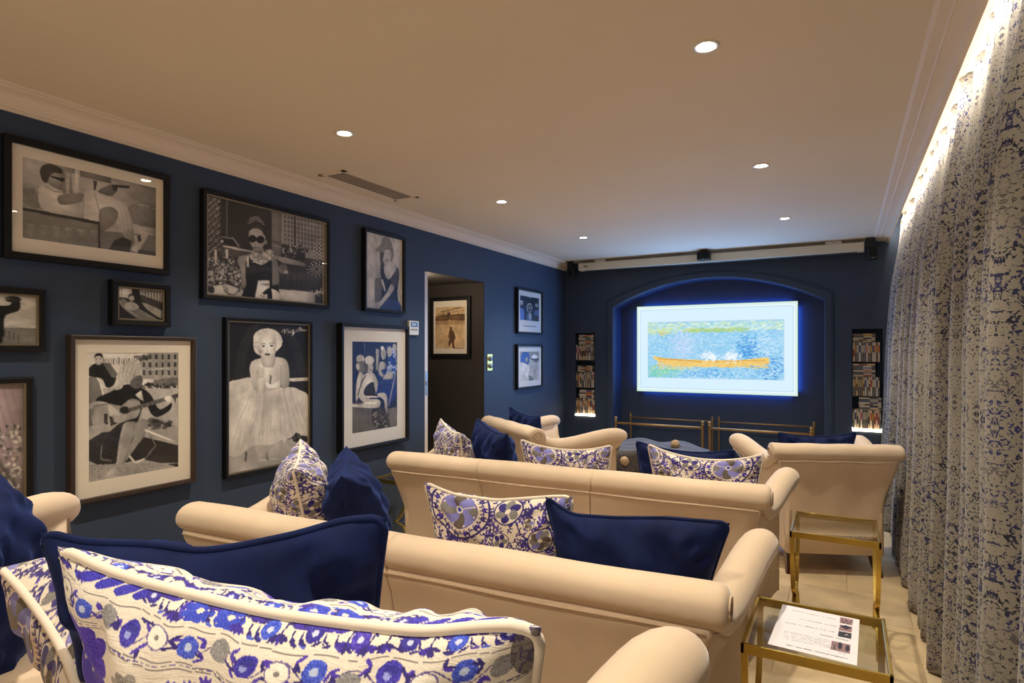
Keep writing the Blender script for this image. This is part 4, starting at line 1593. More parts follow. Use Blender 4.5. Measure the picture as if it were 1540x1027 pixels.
# torso and arms
c.poly([(195, 330), (215, 290), (270, 275), (360, 270), (420, 290), (440, 350), (436, 460), (392, 470), (386, 400), (380, 470), (290, 490), (250, 490), (215, 470), (200, 400)], 194, sm=True)
c.poly([(285, 425), (330, 450), (382, 418), (386, 470), (300, 472)], 224)
c.poly([(318, 380), (330, 395), (322, 450), (314, 440)], 96)
c.line([(388, 330), (386, 460)], 5, 140)
c.line([(240, 350), (250, 480)], 5, 140)
c.poly([(236, 480), (250, 350), (262, 312), (276, 330), (284, 370), (286, 490), (258, 496)], 210, sm=True)
for k in range(4):
    c.line([(252 + k * 8, 330 + k * 4), (250 + k * 8, 400)], 2.5, 150)
c.poly([(270, 250), (350, 250), (350, 320), (310, 335), (275, 320)], 178, sm=True)
c.line([(285, 330), (345, 335)], 4, 150)
c.line([(355, 300), (420, 320)], 4, 214, .6)
# head
c.poly([(222, 200), (225, 130), (262, 92), (320, 84), (372, 105), (400, 150), (396, 200), (360, 235), (350, 250), (280, 262), (235, 240)], 208, sm=True, nz=7)
c.poly([(258, 190), (275, 150), (330, 140), (362, 165), (360, 220), (340, 262), (308, 280), (278, 255), (262, 225)], 206, sm=True)
for k in range(14):
    a = 2 * PI * k / 14
    cx_, cy_ = 312 + 78 * math.cos(a), 165 + 72 * math.sin(a)
    c.line([(cx_ + 14 * math.cos(b), cy_ + 12 * math.sin(b)) for b in (0, 1, 2, 3, 4)], 4, random.choice([234, 150]), .7)
c.line([(268, 186), (284, 180), (298, 186)], 4, 110)
c.line([(320, 184), (336, 176), (352, 182)], 4, 110)
c.ell(283, 198, 11, 4.5, 40); c.ell(334, 196, 11, 4.5, 40)
c.line([(306, 200), (302, 228), (312, 230)], 3, 150)
c.ell(307, 252, 16, 8, 60); c.ell(307, 251, 9, 3, 120)
c.soft(262, 235, 10, 22, 120, .4)
# signature
c.line([(400, 112), (408, 96), (420, 92), (416, 120), (432, 94), (440, 92), (440, 118), (452, 106), (458, 118), (466, 104), (476, 92), (470, 118), (482, 106), (462, 136), (486, 112), (496, 94)], 3.5, 235)
c.line([(500, 112), (512, 84), (520, 78), (516, 106), (530, 88), (528, 106), (538, 98), (544, 106), (550, 98), (562, 104)], 3.5, 235)
picture('tall black framed poster of a seated woman in a pale tulle dress, signed in white', 2.135, 2.752, .745, 1.637, c, .017, M_BLACK, slip=True)

# ---- 8: woman seated before mirrors (zoom 5)
c = Cv(130, 200, [(80, 55), (520, 62), (505, 915), (68, 985)], (26, 34, 66))
c.poly([(80, 55), (320, 58), (320, 540), (80, 530)], (24, 34, 72))
c.line([(203, 60), (203, 190)], 6, 110)
c.poly([(310, 130), (345, 135), (330, 350), (310, 350)], 150)
c.poly([(330, 350), (505, 200), (505, 600), (420, 720), (310, 560)], (30, 50, 116), nz=10)
c.dabs((420, 110, 518, 420), 60, 14, [(150, 165, 205), (30, 60, 150), (190, 195, 210)], .75)
c.dabs((350, 430, 460, 600), 30, 12, [(60, 76, 130), (24, 34, 72)], .7)
c.line([(500, 380), (425, 715)], 10, 150)
c.poly([(68, 680), (200, 660), (350, 720), (420, 800), (430, 915), (68, 985)], 96, nz=6)
for k in range(8):
    c.line([(85 + k * 30, 720), (80 + k * 30, 960)], 5, 70, .5)
c.poly([(400, 740), (505, 720), (505, 915), (420, 915)], 104, nz=10)
c.poly([(270, 740), (350, 730), (415, 780), (430, 920), (330, 930), (270, 880)], 50, nz=26, nsc=2, sm=True)
c.dabs((280, 740, 430, 920), 60, 8, [180, 60, 120], .8)
# reflections
for (dx, dy, k_) in ((110, -60, .62),):
    c.poly([(340, 290), (370, 260), (405, 280), (400, 330), (360, 350), (385, 400), (370, 418), (335, 380)], 170, sm=True)
    c.ell(385, 180, 26, 62, 150, nz=16); c.ell(376, 125, 18, 22, 190)
    c.poly([(375, 440), (400, 390), (450, 362), (475, 380), (470, 430), (420, 440)], 172, sm=True)
c.ell(445, 160, 26, 52, 150, nz=18)
c.ell(495, 115, 20, 38, 165, nz=18)
# back figure
c.ell(160, 235, 40, 44, 186, nz=12)
c.ell(170, 320, 46, 66, 110, nz=14)
c.poly([(118, 330), (120, 280), (150, 290), (150, 345)], 176, sm=True)
c.poly([(150, 370), (190, 400), (170, 440), (130, 640), (110, 640), (118, 480)], 190, sm=True)
# front figure
c.poly([(190, 400), (240, 370), (285, 380), (325, 460), (318, 540), (300, 585), (285, 560), (290, 480), (260, 470), (205, 520), (190, 590), (240, 620), (240, 660), (200, 676), (150, 640), (140, 590), (165, 480)], 200, sm=True)
c.poly([(262, 470), (288, 500), (300, 580), (250, 610), (205, 600), (200, 540)], 40, sm=True)
c.poly([(236, 660), (250, 640), (330, 645), (350, 690), (300, 730), (80, 715), (75, 690), (150, 690)], 190, sm=True)
c.poly([(320, 585), (390, 580), (415, 640), (410, 780), (392, 740), (380, 650), (330, 610)], 186, sm=True)
c.poly([(210, 605), (335, 612), (335, 624), (215, 624)], 220)
c.ell(246, 320, 38, 62, 178, nz=8)
c.ell(215, 310, 20, 60, 84, nz=16)
c.ell(248, 248, 46, 46, 192, nz=14)
c.ell(266, 300, 6, 4, 30); c.ell(262, 345, 8, 5, 60); c.line([(268, 305), (275, 325)], 3, 110)
c.line([(208, 400), (170, 470), (130, 600)], 9, 40)
picture('tall blue black framed photograph of a woman seated before mirrors, beside the thermostat', 2.990, 3.709, .757, 1.641, c, .024, M_BLACK,
        (.098, .096, .100, .098), M_MATW, .05)

# ---- 9: seated woman in a dark dress, hand in hair (zoom 6)
c = Cv(120, 160, [(52, 52), (482, 152), (478, 975), (38, 935)], 192)
c.poly([(48, 575), (170, 590), (170, 860), (42, 935)], 204)
c.poly([(42, 935), (90, 860), (160, 850), (220, 945)], 178, sm=True)
c.poly([(225, 480), (300, 440), (420, 460), (442, 560), (420, 760), (442, 920), (440, 970), (215, 945), (240, 700)], (34, 34, 48), sm=True)
c.poly([(215, 800), (440, 860), (470, 920), (470, 970), (215, 945)], (38, 54, 112), .7)
c.poly([(350, 640), (345, 560), (410, 460), (440, 540), (432, 640), (385, 700)], (70, 66, 72), nz=8, sm=True)
c.poly([(262, 440), (300, 400), (360, 400), (415, 460), (345, 580), (310, 600), (275, 550)], 190, sm=True)
c.poly([(160, 900), (158, 640), (175, 585), (215, 575), (235, 640), (225, 860)], 108, sm=True)
c.poly([(225, 600), (250, 600), (285, 720), (270, 750)], 190)
c.poly([(170, 930), (165, 870), (210, 860), (290, 760), (345, 655), (384, 700), (330, 790), (220, 920), (200, 945)], 178, sm=True)
c.poly([(175, 560), (172, 330), (190, 290), (235, 280), (228, 330), (215, 460), (222, 575)], 180, sm=True)
c.poly([(170, 260), (240, 190), (250, 130), (310, 115), (345, 160), (380, 280), (370, 360), (340, 400), (330, 300), (250, 290), (180, 280)], 128, nz=14, sm=True)
for k in range(9):
    c.line([(250 + k * 12, 140 + k * 4), (235 + k * 15, 220), (240 + k * 15, 290)], 4, 190 if k % 2 else 80, .7)
c.poly([(262, 300), (290, 262), (340, 270), (352, 330), (335, 390), (300, 410), (275, 380)], 188, sm=True)
c.ell(283, 302, 9, 4, 50); c.ell(330, 306, 9, 4, 50); c.ell(306, 376, 14, 6, 84); c.line([(306, 310), (302, 345)], 3, 140)
c.poly([(225, 440), (250, 390), (268, 430), (262, 460), (230, 470)], 60, sm=True)
c.poly([(222, 290), (265, 295), (262, 330), (240, 420), (225, 400)], 70, sm=True)
picture('narrow black framed photograph of a woman in a dark dress, hand in her hair', 3.230, 3.685, 1.737, 2.328, c, .022, M_BLACK, slip=False)

# ---- 11: three figures in the dark, with a caption line
c = Cv(90, 110, [(80, 100), (258, 128), (258, 385), (82, 378)], (22, 26, 40))
c.dabs((150, 120, 190, 130), 10, 4, [150], .8)
for (x, y, s) in ((98, 190, 1.0), (172, 240, .95), (238, 205, 1.0)):
    c.poly([(x - 24, 380), (x - 24, y + 70), (x, y + 48), (x + 24, y + 70), (x + 26, 384)], (86, 110, 170) if x < 120 else (90, 100, 130), nz=14, sm=False)
    c.ell(x, y, 14, 24, 150)
    c.ell(x, y - 22, 14, 10, 70 if x != 98 else 170)
c.ell(172, 240, 26, 52, 190); c.ell(172, 242, 19, 44, 60); c.ell(172, 238, 9, 20, 130)
c.poly([(165, 300), (190, 300), (192, 360), (170, 370)], 170)
c.poly([(212, 320), (256, 320), (256, 384), (212, 384)], 50, nz=20)
c11 = c
p11 = picture('blue lit framed photograph of three figures, the upper of two by the far corner', 5.513, 6.114, 1.634, 2.116, c, .022, M_BLACK,
              (.055, .055, .055, .125), M_MATW)
cap = mk('caption_line', [(-.16, -.0212, -.158), (.14, -.0212, -.158), (.14, -.0212, -.152), (-.16, -.0212, -.152)], [(0, 1, 2, 3)], M_PLASTIC, p11)
# ---- 12: two figures, one in a pale helmet
c = Cv(90, 110, [(85, 605), (258, 602), (258, 910), (85, 920)], 176)
c.poly([(85, 605), (258, 602), (258, 690), (85, 680)], 140, nz=16)
c.poly([(100, 640), (130, 610), (165, 620), (172, 690), (160, 740), (120, 780), (95, 720)], (52, 82, 150), nz=14, sm=True)
c.ell(148, 690, 14, 28, 150)
c.poly([(90, 730), (150, 740), (170, 800), (160, 915), (85, 915)], 206, nz=6, sm=True)
c.ell(220, 665, 30, 28, 222); c.poly([(185, 680), (258, 676), (258, 700), (190, 696)], 60)
c.ell(226, 710, 18, 26, 90)
c.poly([(180, 760), (210, 720), (250, 740), (256, 860), (170, 900)], 168, nz=12, sm=True)
c.dabs((165, 860, 205, 910), 40, 6, [40, 60, 150], .9)
picture('blue lit framed photograph of two figures, the lower of two by the far corner', 5.508, 6.114, 1.048, 1.522, c, .022, M_BLACK,
        (.055, .055, .055, .060), M_MATW)

# ---- 10: biplane and running figure, in the corridor (faces the camera)
c = Cv(110, 140, [(183, 280), (335, 275), (337, 503), (182, 502)], (196, 168, 128))
c.poly([(183, 330), (240, 318), (250, 350), (183, 356)], (110, 84, 58), sm=True)
c.poly([(260, 322), (335, 318), (335, 352), (262, 350)], (110, 84, 58), sm=True)
c.poly([(183, 352), (335, 350), (335, 372), (183, 372)], (170, 140, 102))
c.line([(212, 305), (316, 282)], 4, (84, 64, 46))
c.line([(190, 318), (330, 296)], 2, (120, 92, 64))
c.line([(214, 328), (318, 318)], 4, (84, 64, 46))
for x in (222, 246, 268, 300):
    c.line([(x, 300), (x + 4, 326)], 1.5, (90, 70, 50))
c.ell(252, 318, 9, 11, (70, 54, 40))
c.line([(252, 300), (252, 345)], 2, (80, 60, 44))
c.ell(262, 392, 7, 9, (100, 76, 56))
c.poly([(252, 410), (262, 400), (276, 408), (286, 440), (280, 462), (282, 500), (272, 498), (266, 468), (254, 492), (250, 470), (256, 448)], (92, 70, 52), sm=True, nz=8)
c.line([(255, 415), (250, 440), (262, 446)], 4, (84, 64, 46))
c.poly([(282, 496), (330, 500), (330, 503), (270, 503)], (130, 104, 76))
t10 = picture('brown framed sepia photograph of a biplane over a running figure, seen through the doorway', 0, .474, 0, .592, c, .036, M_BLACK,
              (.022, .030, .060, .050), M_MATB, parent_rot=(-3.390, 4.90, 1.685), group=None)

TONAL = False

# ================================================================ WALL FITTINGS
t = thing('thermostat', 'small white wall thermostat with a blue display beside the doorway', 'thermostat', (XL, 3.80, 1.634))
t.rotation_euler = (0, 0, PI / 2)
bm = bmesh.new(); add_box(bm, -.06, .06, -.026, 0, -.057, .057, .005)
bm_obj('casing', bm, M_WPLASTIC, t)
bm = bmesh.new(); add_box(bm, -.043, .043, -.0285, -.0255, .008, .045, .001)
bm_obj('display', bm, M_LCD, t)
for k in range(3):
    x = -.028 + k * .028
    bm = bmesh.new(); add_box(bm, x - .007, x + .007, -.030, -.026, -.020, -.008, .001)
    bm_obj('button', bm, mat('grey_button', (120, 120, 122), .5) if k == 0 else bpy.data.materials['grey_button'], t)
for k in range(4):
    box('digit', -.030 + k * .014, -.022 + k * .014, -.0292, -.0284, .018, .036, M_WPLASTIC, t)

t = thing('dimmer_switch', 'brass wall plate with two round dimmer knobs beside the doorway', 'light switch', (XL, 4.995, 1.341))
t.rotation_euler = (0, 0, PI / 2)
bm = bmesh.new(); add_box(bm, -.048, .048, -.008, 0, -.082, .082, .003)
bm_obj('plate', bm, M_BRASS, t)
for z in (.036, -.034):
    rings = []
    for y, r in ((-.006, .026), (-.010, .026), (-.012, .020), (-.026, .019), (-.029, .015)):
        rings.append([(r * math.cos(2 * PI * a / 20), y, z + r * math.sin(2 * PI * a / 20)) for a in range(20)])
    V, F = loft(rings)
    mk('knob', V, F, M_METAL, t, True)

# ================================================================ TELEVISION
random.seed(4)
c = Cv(380, 214, [(0, 0), (178, 0), (178, 100), (0, 100)], (206, 234, 252))
SX0, SX1, SZ0, SZ1 = 14, 164, 19.5, 83
c.poly([(0, 0), (178, 0), (178, 100), (0, 100)], (196, 226, 214))
for d, col in ((1.2, (232, 246, 246)), (2.2, (176, 204, 206)), (2.8, (236, 250, 252)), (4.4, (186, 214, 228)), (5.0, (212, 236, 252))):
    c.poly([(d, d), (178 - d, d), (178 - d, 100 - d), (d, 100 - d)], col)
c.poly([(SX0 - .5, SZ0 - .6), (SX1 + .5, SZ0 - .6), (SX1 + .5, SZ1 + .6), (SX0 - .5, SZ1 + .6)], (186, 212, 226))
c.poly([(SX0, SZ0), (SX1, SZ0), (SX1, SZ1), (SX0, SZ1)], (150, 204, 236))


def dab(x0, y0, x1, y1, n, cols, w=1.5, h=.45, al=.75):
    for _ in range(n):
        if x1 - x0 > 60:
            x = random.uniform(x0, x1); y = random.uniform(y0, y1)
        else:
            x = random.gauss((x0 + x1) / 2, (x1 - x0) / 3.2); y = random.gauss((y0 + y1) / 2, (y1 - y0) / 3.2)
        x = min(max(x, SX0 + 1.4), SX1 - 1.4); y = min(max(y, SZ0 + .5), SZ1 - .5)
        c.ell(x, y, w * random.uniform(.5, 1.3), h * random.uniform(.6, 1.4), random.choice(cols), al, random.uniform(-12, 6), n=7)


dab(14, 20, 164, 83, 2600, [(132, 198, 238), (176, 218, 246), (206, 232, 250), (112, 182, 228), (196, 226, 240)])
dab(14, 20, 164, 30, 700, [(190, 228, 196), (216, 238, 214), (158, 208, 216), (206, 226, 170), (228, 244, 240)], 3)
dab(55, 27, 128, 31.5, 260, [(172, 206, 122), (196, 214, 138), (150, 196, 140)], 2.4)
dab(14, 27, 44, 33, 110, [(196, 222, 150), (214, 226, 170)], 2.2)
dab(26, 31, 36, 34, 14, [(222, 190, 130)], 2)
dab(44, 30, 66, 60, 500, [(198, 214, 244), (212, 228, 248), (186, 208, 240)], 1.3)
dab(118, 38, 138, 62, 420, [(34, 124, 206), (58, 150, 222), (104, 180, 232)], 1.5)
dab(138, 58, 163, 82, 480, [(30, 116, 200), (60, 142, 214), (150, 206, 240), (206, 232, 250)], 1.3)
dab(60, 73, 104, 82, 260, [(44, 132, 206), (120, 190, 234), (206, 230, 250)], 1.7)
dab(130, 36, 163, 60, 280, [(196, 224, 246), (216, 236, 250), (150, 200, 236)], 1.5)
dab(15, 70, 46, 82.5, 360, [(120, 206, 176), (96, 196, 150), (176, 224, 180), (132, 204, 214)], .7, 1.1)
# long ochre shape across the water (plain stand-in)
c.poly([(20, 59), (40, 61), (80, 62.5), (120, 62), (146, 59.5), (149, 62), (147, 66), (120, 69), (80, 70), (46, 69), (28, 65)], (238, 200, 110), nz=5, sm=True)
c.poly([(24, 60.2), (80, 64), (146, 62), (146, 63), (80, 65.2), (28, 62)], (214, 160, 80), sm=False)
dab(26, 64, 148, 71, 420, [(240, 200, 110), (230, 178, 90), (246, 214, 140), (222, 196, 130)], 2.2)
dab(22, 70, 60, 74, 80, [(226, 206, 140), (196, 214, 170)], 2)
dab(78, 55, 94, 62, 70, [(228, 238, 248), (240, 246, 252)], 1.6, .9)
dab(102, 54, 118, 63, 80, [(228, 238, 248), (240, 244, 250)], 1.6, .9)
c.blur()
TX0, TX1, TZ0, TZ1, TY = -2.159, -.428, .976, 1.977, 6.98
t = thing('television', 'large wall mounted television glowing with a painterly river scene in a white border', 'television', ((TX0 + TX1) / 2, TY, (TZ0 + TZ1) / 2))
w, h = TX1 - TX0, TZ1 - TZ0
box('casing', -w / 2 - .004, w / 2 + .004, .001, .045, -h / 2 - .004, h / 2 + .004, M_PLASTIC, t, .003)
box('wall_mount', -.2, .2, .045, RY - TY, -.15, .15, M_PLASTIC, t)
X = np.linspace(-w / 2, w / 2, c.w)[None, :] * np.ones((c.h, 1))
Z = np.linspace(h / 2, -h / 2, c.h)[:, None] * np.ones((1, c.w))
P = np.stack([X, np.zeros_like(X), Z], -1)
M_SCREEN = vc_mat('television_screen', .3, 0.56)
grid_mesh('screen', P, c.linear(), M_SCREEN, t)

# ================================================================ PROJECTION SCREEN HOUSING AND SPEAKERS
t = thing('projector_screen_housing', 'long white roll up projection screen housing under the ceiling at the far wall', 'projector screen', (-1.294, 6.66, 2.445))
box('casing', -1.46, 1.46, -.055, .055, -.045, .042, M_CREAM, t, .006)
box('slot', -1.40, 1.40, -.02, .02, -.048, -.044, M_PLASTIC, t)
for x in (-1.2, 1.2):
    box('bracket', x - .07, x + .07, -.03, .05, .040, ZC - 2.447, M_WPLASTIC, t, .003)
box('badge', -1.395, -1.345, -.0565, -.0545, -.006, .006, M_PLASTIC, t)


def speaker(label, loc, rz, w=.085, h=.115, d=.09):
    t = thing('wall_speaker', label, 'speaker', loc, rz, 'black satellite speakers round the projection screen')
    box('cabinet', -w / 2, w / 2, -d / 2, d / 2, -h / 2, h / 2, M_PLASTIC, t, .006)
    box('grille', -w / 2 + .008, w / 2 - .008, -d / 2 - .003, -d / 2 + .001, -h / 2 + .016, h / 2 - .008, mat('speaker_cloth', (22, 22, 24), .95), t, .002)
    box('badge', -.008, .008, -d / 2 - .004, -d / 2, -h / 2 + .006, -h / 2 + .011, M_METAL, t)
    return t


s1 = speaker('small black speaker hanging left of the projection screen housing', (-2.84, 6.62, 2.375), 0)
box('bracket', -.012, .012, .0, .16, .04, .06, M_PLASTIC, s1)
box('ceiling_arm', -.055, .012, -.02, .02, .06, ZC - 2.375 - .001, M_PLASTIC, s1)
s2 = speaker('small black speaker in front of the middle of the projection screen housing', (-1.30, 6.545, 2.455), 0, .13, .085)
box('ceiling_arm', -.03, .03, -.01, .03, .04, ZC - 2.455 - .001, M_PLASTIC, s2)
s3 = speaker('small black speaker hanging right of the projection screen housing', (.235, 6.60, 2.375), 0)
box('bracket', -.012, .012, .0, .18, .04, .06, M_PLASTIC, s3)
box('ceiling_arm', -.06, .02, -.02, .02, .06, ZC - 2.375 - .001, M_PLASTIC, s3)

# ================================================================ CEILING FITTINGS
M_BULB = emit_mat('lamp_glow', (1.0, 0.86, 0.66), 40)
M_TRIM = mat('downlight_rim', (230, 224, 212), .4)
names = [('at the far left', -2.15, 5.28), ('left of the middle', -2.146, 3.73), ('above the photographs', -2.147, 2.186),
         ('far right, nearest the projection screen', -.42, 5.30), ('right, second from the far wall', -.42, 3.73), ('nearest on the right', -.425, 2.176)]
labels = ['recessed ceiling light farthest back in the left row', 'recessed ceiling light in the middle of the left row',
          'recessed ceiling light nearest in the left row, right of the air vent', 'recessed ceiling light farthest back in the right row',
          'recessed ceiling light in the middle of the right row', 'recessed ceiling light nearest in the right row, the largest glare']
names += [('', -2.147, .65), ('', -.425, .65)]
labels += ['recessed ceiling light above the nearest sofa, left row, outside the picture', 'recessed ceiling light above the nearest sofa, right row, outside the picture']
V, F = [], []
rings = []
for r, z in ((.045, 0), (.046, -.004), (.040, -.006), (.033, -.004), (.030, .0)):
    rings.append([(r * math.cos(2 * PI * a / 28), r * math.sin(2 * PI * a / 28), z) for a in range(28)])
Vr, Fr = loft(rings, True, False)
Vb, Fb = loft([[(.029 * math.cos(2 * PI * a / 24), .029 * math.sin(2 * PI * a / 24), z) for a in range(24)] for z in (-.003, -.0015)])
first = None
for (nm, x, y), lb in zip(names, labels):
    if first is None:
        t = thing('ceiling_light', lb, 'ceiling light', (x, y, ZC), 0, 'recessed ceiling lights')
        mk('rim', Vr, Fr, M_TRIM, t, True)
        mk('bulb', Vb, Fb, M_BULB, t)
        first = t
    else:
        t = copy_tree(first)
        t.location = (x, y, ZC)
        t['label'] = lb
    light('downlight_beam', 'SPOT', (x, y, ZC - .012), (0, 0, 0), SPOT_W, SPOT_COL, None, spot_size=math.radians(116), spot_blend=1.0, shadow_soft_size=.03)

t = thing('air_vent', 'long white slatted air vent set in the ceiling near the left cornice', 'air vent', (-2.69, 2.985, ZC))
VW, VL = .105, .36
bm = bmesh.new()
add_box(bm, -VW, VW, -VL, -VL + .03, -.006, .001, .001); add_box(bm, -VW, VW, VL - .03, VL, -.006, .001, .001)
add_box(bm, -VW, -VW + .025, -VL, VL, -.006, .001, .001); add_box(bm, VW - .025, VW, -VL, VL, -.006, .001, .001)
bm_obj('frame', bm, M_CEIL, t)
box('vent_shade_sheet', -VW + .02, VW - .02, -VL + .02, VL - .02, -.0012, -.0006, mat('vent_shadow_black', (24, 22, 20), .9), t)  # flat black sheet standing in for the shade between the slats
slat = None
for k in range(7):
    x = -VW + .036 + k * .0225
    if slat is None:
        slat = mk('slat', [(-.009, -VL + .025, -.002), (.007, -VL + .025, -.006), (.008, -VL + .025, -.005), (-.008, -VL + .025, -.0015),
                           (-.009, VL - .025, -.002), (.007, VL - .025, -.006), (.008, VL - .025, -.005), (-.008, VL - .025, -.0015)],
                  [(0, 1, 2, 3), (7, 6, 5, 4), (0, 4, 5, 1), (1, 5, 6, 2), (2, 6, 7, 3), (3, 7, 4, 0)], M_CEIL, t)
        slat.location = (x, 0, 0)
    else:
        o = slat.copy(); COL.objects.link(o); o.location = (x, 0, 0)

# ================================================================ BRASS SIDE TABLES
def side_table(label, x0, x1, y0, y1):
    t = thing('side_table', label, 'side table', ((x0 + x1) / 2, (y0 + y1) / 2, 0), 0, 'brass and glass side tables')
    a, b = (x1 - x0) / 2, (y1 - y0) / 2
    zt, rh, rt = .562, .030, .010
    bm = bmesh.new()
    add_box(bm, -a, a, -b, -b + rt, zt - rh, zt, .001); add_box(bm, -a, a, b - rt, b, zt - rh, zt, .001)
    add_box(bm, -a, -a + rt, -b, b, zt - rh, zt, .001); add_box(bm, a - rt, a, -b, b, zt - rh, zt, .001)
    for sx in (-1, 1):
        for sy in (-1, 1):
            add_box(bm, min(sx * (a - .002), sx * (a - .032)), max(sx * (a - .002), sx * (a - .032)),
                    min(sy * (b - .002), sy * (b - .022)), max(sy * (b - .002), sy * (b - .022)), zt - .014, zt - .009)
    bm_obj('frame', bm, M_BRASS, t)
    box('glass_top', -a + rt, a - rt, -b + rt, b - rt, zt - .008, zt - .002, M_GLASS, t)
    for sx in (-1, 1):
        for sy in (-1, 1):
            rings = []
            zc = .19
            N = 30
            for i in range(N + 1):
                s_ = i / N
                z = (zt - rh + .002) * (1 - s_)
                if z > zc:
                    q = (z - zc) / (zt - rh - zc)
                    g = math.sqrt(max(0, 1 - (1 - min(1, q * 1.15)) ** 2)) if q * 1.15 < 1 else 1.0
                else:
                    q = (zc - z) / zc
                    g = .92 * math.sqrt(max(0, 1 - (1 - q) ** 2))
                y = sy * (.005 + (b - .012) * g)
                rings.append([(y, z)])
            P = [Vector((0, r[0][0], r[0][1])) for r in rings]
            rr = []
            for i in range(len(P)):
                tn = (P[min(i + 1, N)] - P[max(i - 1, 0)]).normalized()
                nn = Vector((0, -tn.z, tn.y))
                cx = sx * (a - .011)
                rr.append([(cx - .010, *(P[i] - nn * .005)[1:]), (cx + .010, *(P[i] - nn * .005)[1:]),
                           (cx + .010, *(P[i] + nn * .005)[1:]), (cx - .010, *(P[i] + nn * .005)[1:])])
            V, F = loft(rr)
            mk('leg', V, F, M_BRASS, t)
    return t


side_table('nearest brass framed glass side table, with a printed sheet lying on it', -.277, .118, 1.94, 2.345)
side_table('empty brass framed glass side table beside the third sofa, before the front armchair', -.237, .150, 3.265, 3.695)
side_table('brass framed glass side table against the left wall, mostly hidden by cushions', -2.90, -2.52, 3.22, 3.62)

# printed sheet
c = Cv(210, 270, [(495, 145), (1095, 265), (1075, 625), (375, 455)], (236, 232, 236))
INK = (120, 118, 128)


def tline(xa, ya, xb, yb, col, w=4, gap=.25):
    n = int(math.hypot(xb - xa, yb - ya) / 9)
    for i in range(n):
        if random.random() < gap:
            continue
        a_, b_ = i / n, (i + .8) / n
        c.line([(xa + (xb - xa) * a_, ya + (yb - ya) * a_), (xa + (xb - xa) * b_, ya + (yb - ya) * b_)], w, col)


tline(560, 188, 905, 262, (172, 170, 176))
tline(630, 258, 915, 315, (160, 158, 164))
tline(515, 283, 905, 360, INK)
tline(775, 375, 1015, 428, (70, 68, 76), 4, .1)
for k in range(5):
    tline(500 + (k % 2) * 12, 350 + k * 14, 860, 424 + k * 14, (168, 166, 172), 4)
tline(515, 458, 1000, 570, (60, 58, 66), 5, .1)
tline(915, 516, 990, 534, (90, 88, 96), 4)
for q in ([(942, 243), (1042, 265), (1036, 308), (938, 288)], [(938, 300), (1034, 318), (1030, 362), (930, 344)], [(930, 348), (1030, 368), (1026, 412), (924, 392)], [(874, 425), (1022, 458), (1016, 530), (862, 494)]):
    c.poly(q, (150, 116, 116))
c.poly([(940, 310), (985, 305), (1034, 328), (985, 340)], (36, 30, 34))
c.poly([(930, 350), (1030, 368), (1026, 412), (924, 392)], (44, 38, 42)); c.ell(990, 380, 14, 6, (160, 150, 150))
c.ell(940, 466, 18, 28, (34, 28, 34)); c.ell(998, 486, 18, 26, (44, 34, 38)); c.line([(880, 440), (905, 490), (885, 492), (910, 450)], 5, (50, 40, 42))
c.line([(950, 255), (970, 290), (990, 262), (1000, 298), (1030, 275)], 6, (50, 40, 46))
u = np.linspace(0, 1, c.w)[None, :] * np.ones((c.h, 1)); v = np.linspace(0, 1, c.h)[:, None] * np.ones((1, c.w))
K = [np.array(p) for p in ((-.190, 2.306, 0), (.044, 2.296, 0), (.031, 1.958, 0), (-.204, 1.972, 0))]
P = ((1 - u) * (1 - v))[..., None] * K[0] + (u * (1 - v))[..., None] * K[1] + (u * v)[..., None] * K[2] + ((1 - u) * v)[..., None] * K[3]
P[..., 2] = .5615 + .0012 * (np.sin(3 * u) * 0 + (np.abs(v - .5) * 2) ** 3)
sh = grid_mesh('printed_sheet', P, c.linear(), M_PRINT)
so = sh.modifiers.new('thickness', 'SOLIDIFY'); so.thickness = .0008; so.offset = -1
tag(sh, 'white laminated information sheet with small pictures, lying on the nearest glass table', 'paper')

# ================================================================ BRASS CONSOLE FRAMES UNDER THE TELEVISION
def console(label, x0, x1, y0=6.40, y1=6.93):
    t = thing('console_table', label, 'console table', ((x0 + x1) / 2, (y0 + y1) / 2, 0), 0, 'brass console frames under the television')
    a, b = (x1 - x0) / 2, (y1 - y0) / 2
    for sx in (-1, 1):
        for sy in (-1, 1):
            r = .0135 if sy < 0 else .010
            prof = [(r, 0), (r, .68), (r * 1.35, .683), (r * 1.35, .69), (r * .6, .695), (r * 1.15, .704), (r * 1.3, .712), (r * .9, .722), (r * .2, .727)]
            rings = [[(sx * a + q * math.cos(2 * PI * k / 12), sy * b + q * math.sin(2 * PI * k / 12), z) for k in range(12)] for q, z in prof]
            V, F = loft(rings)
            mk('post', V, F, M_OLDBRASS, t, True)
    for sy in (-1, 1):
        zr = .655 if sy < 0 else .668
        tube('rail', [(-a, sy * b, zr), (a, sy * b, zr)], .0125 if sy < 0 else .008, M_OLDBRASS, t, 10)
        tube('rail', [(-a, sy * b, .22), (a, sy * b, .22)], .009, M_OLDBRASS, t, 10)
    for sx in (-1, 1):
        tube('rail', [(sx * a, -b, .22), (sx * a, b, .22)], .009, M_OLDBRASS, t, 10)
    box('glass_shelf', -a + .01, a - .01, -b + .01, b - .01, .229, .237, M_GLASS, t)
    return t


console('left of two brass console frames with ball finials under the television', -2.22, -1.285)
console('right of two brass console frames with ball finials under the television', -1.215, -.275)

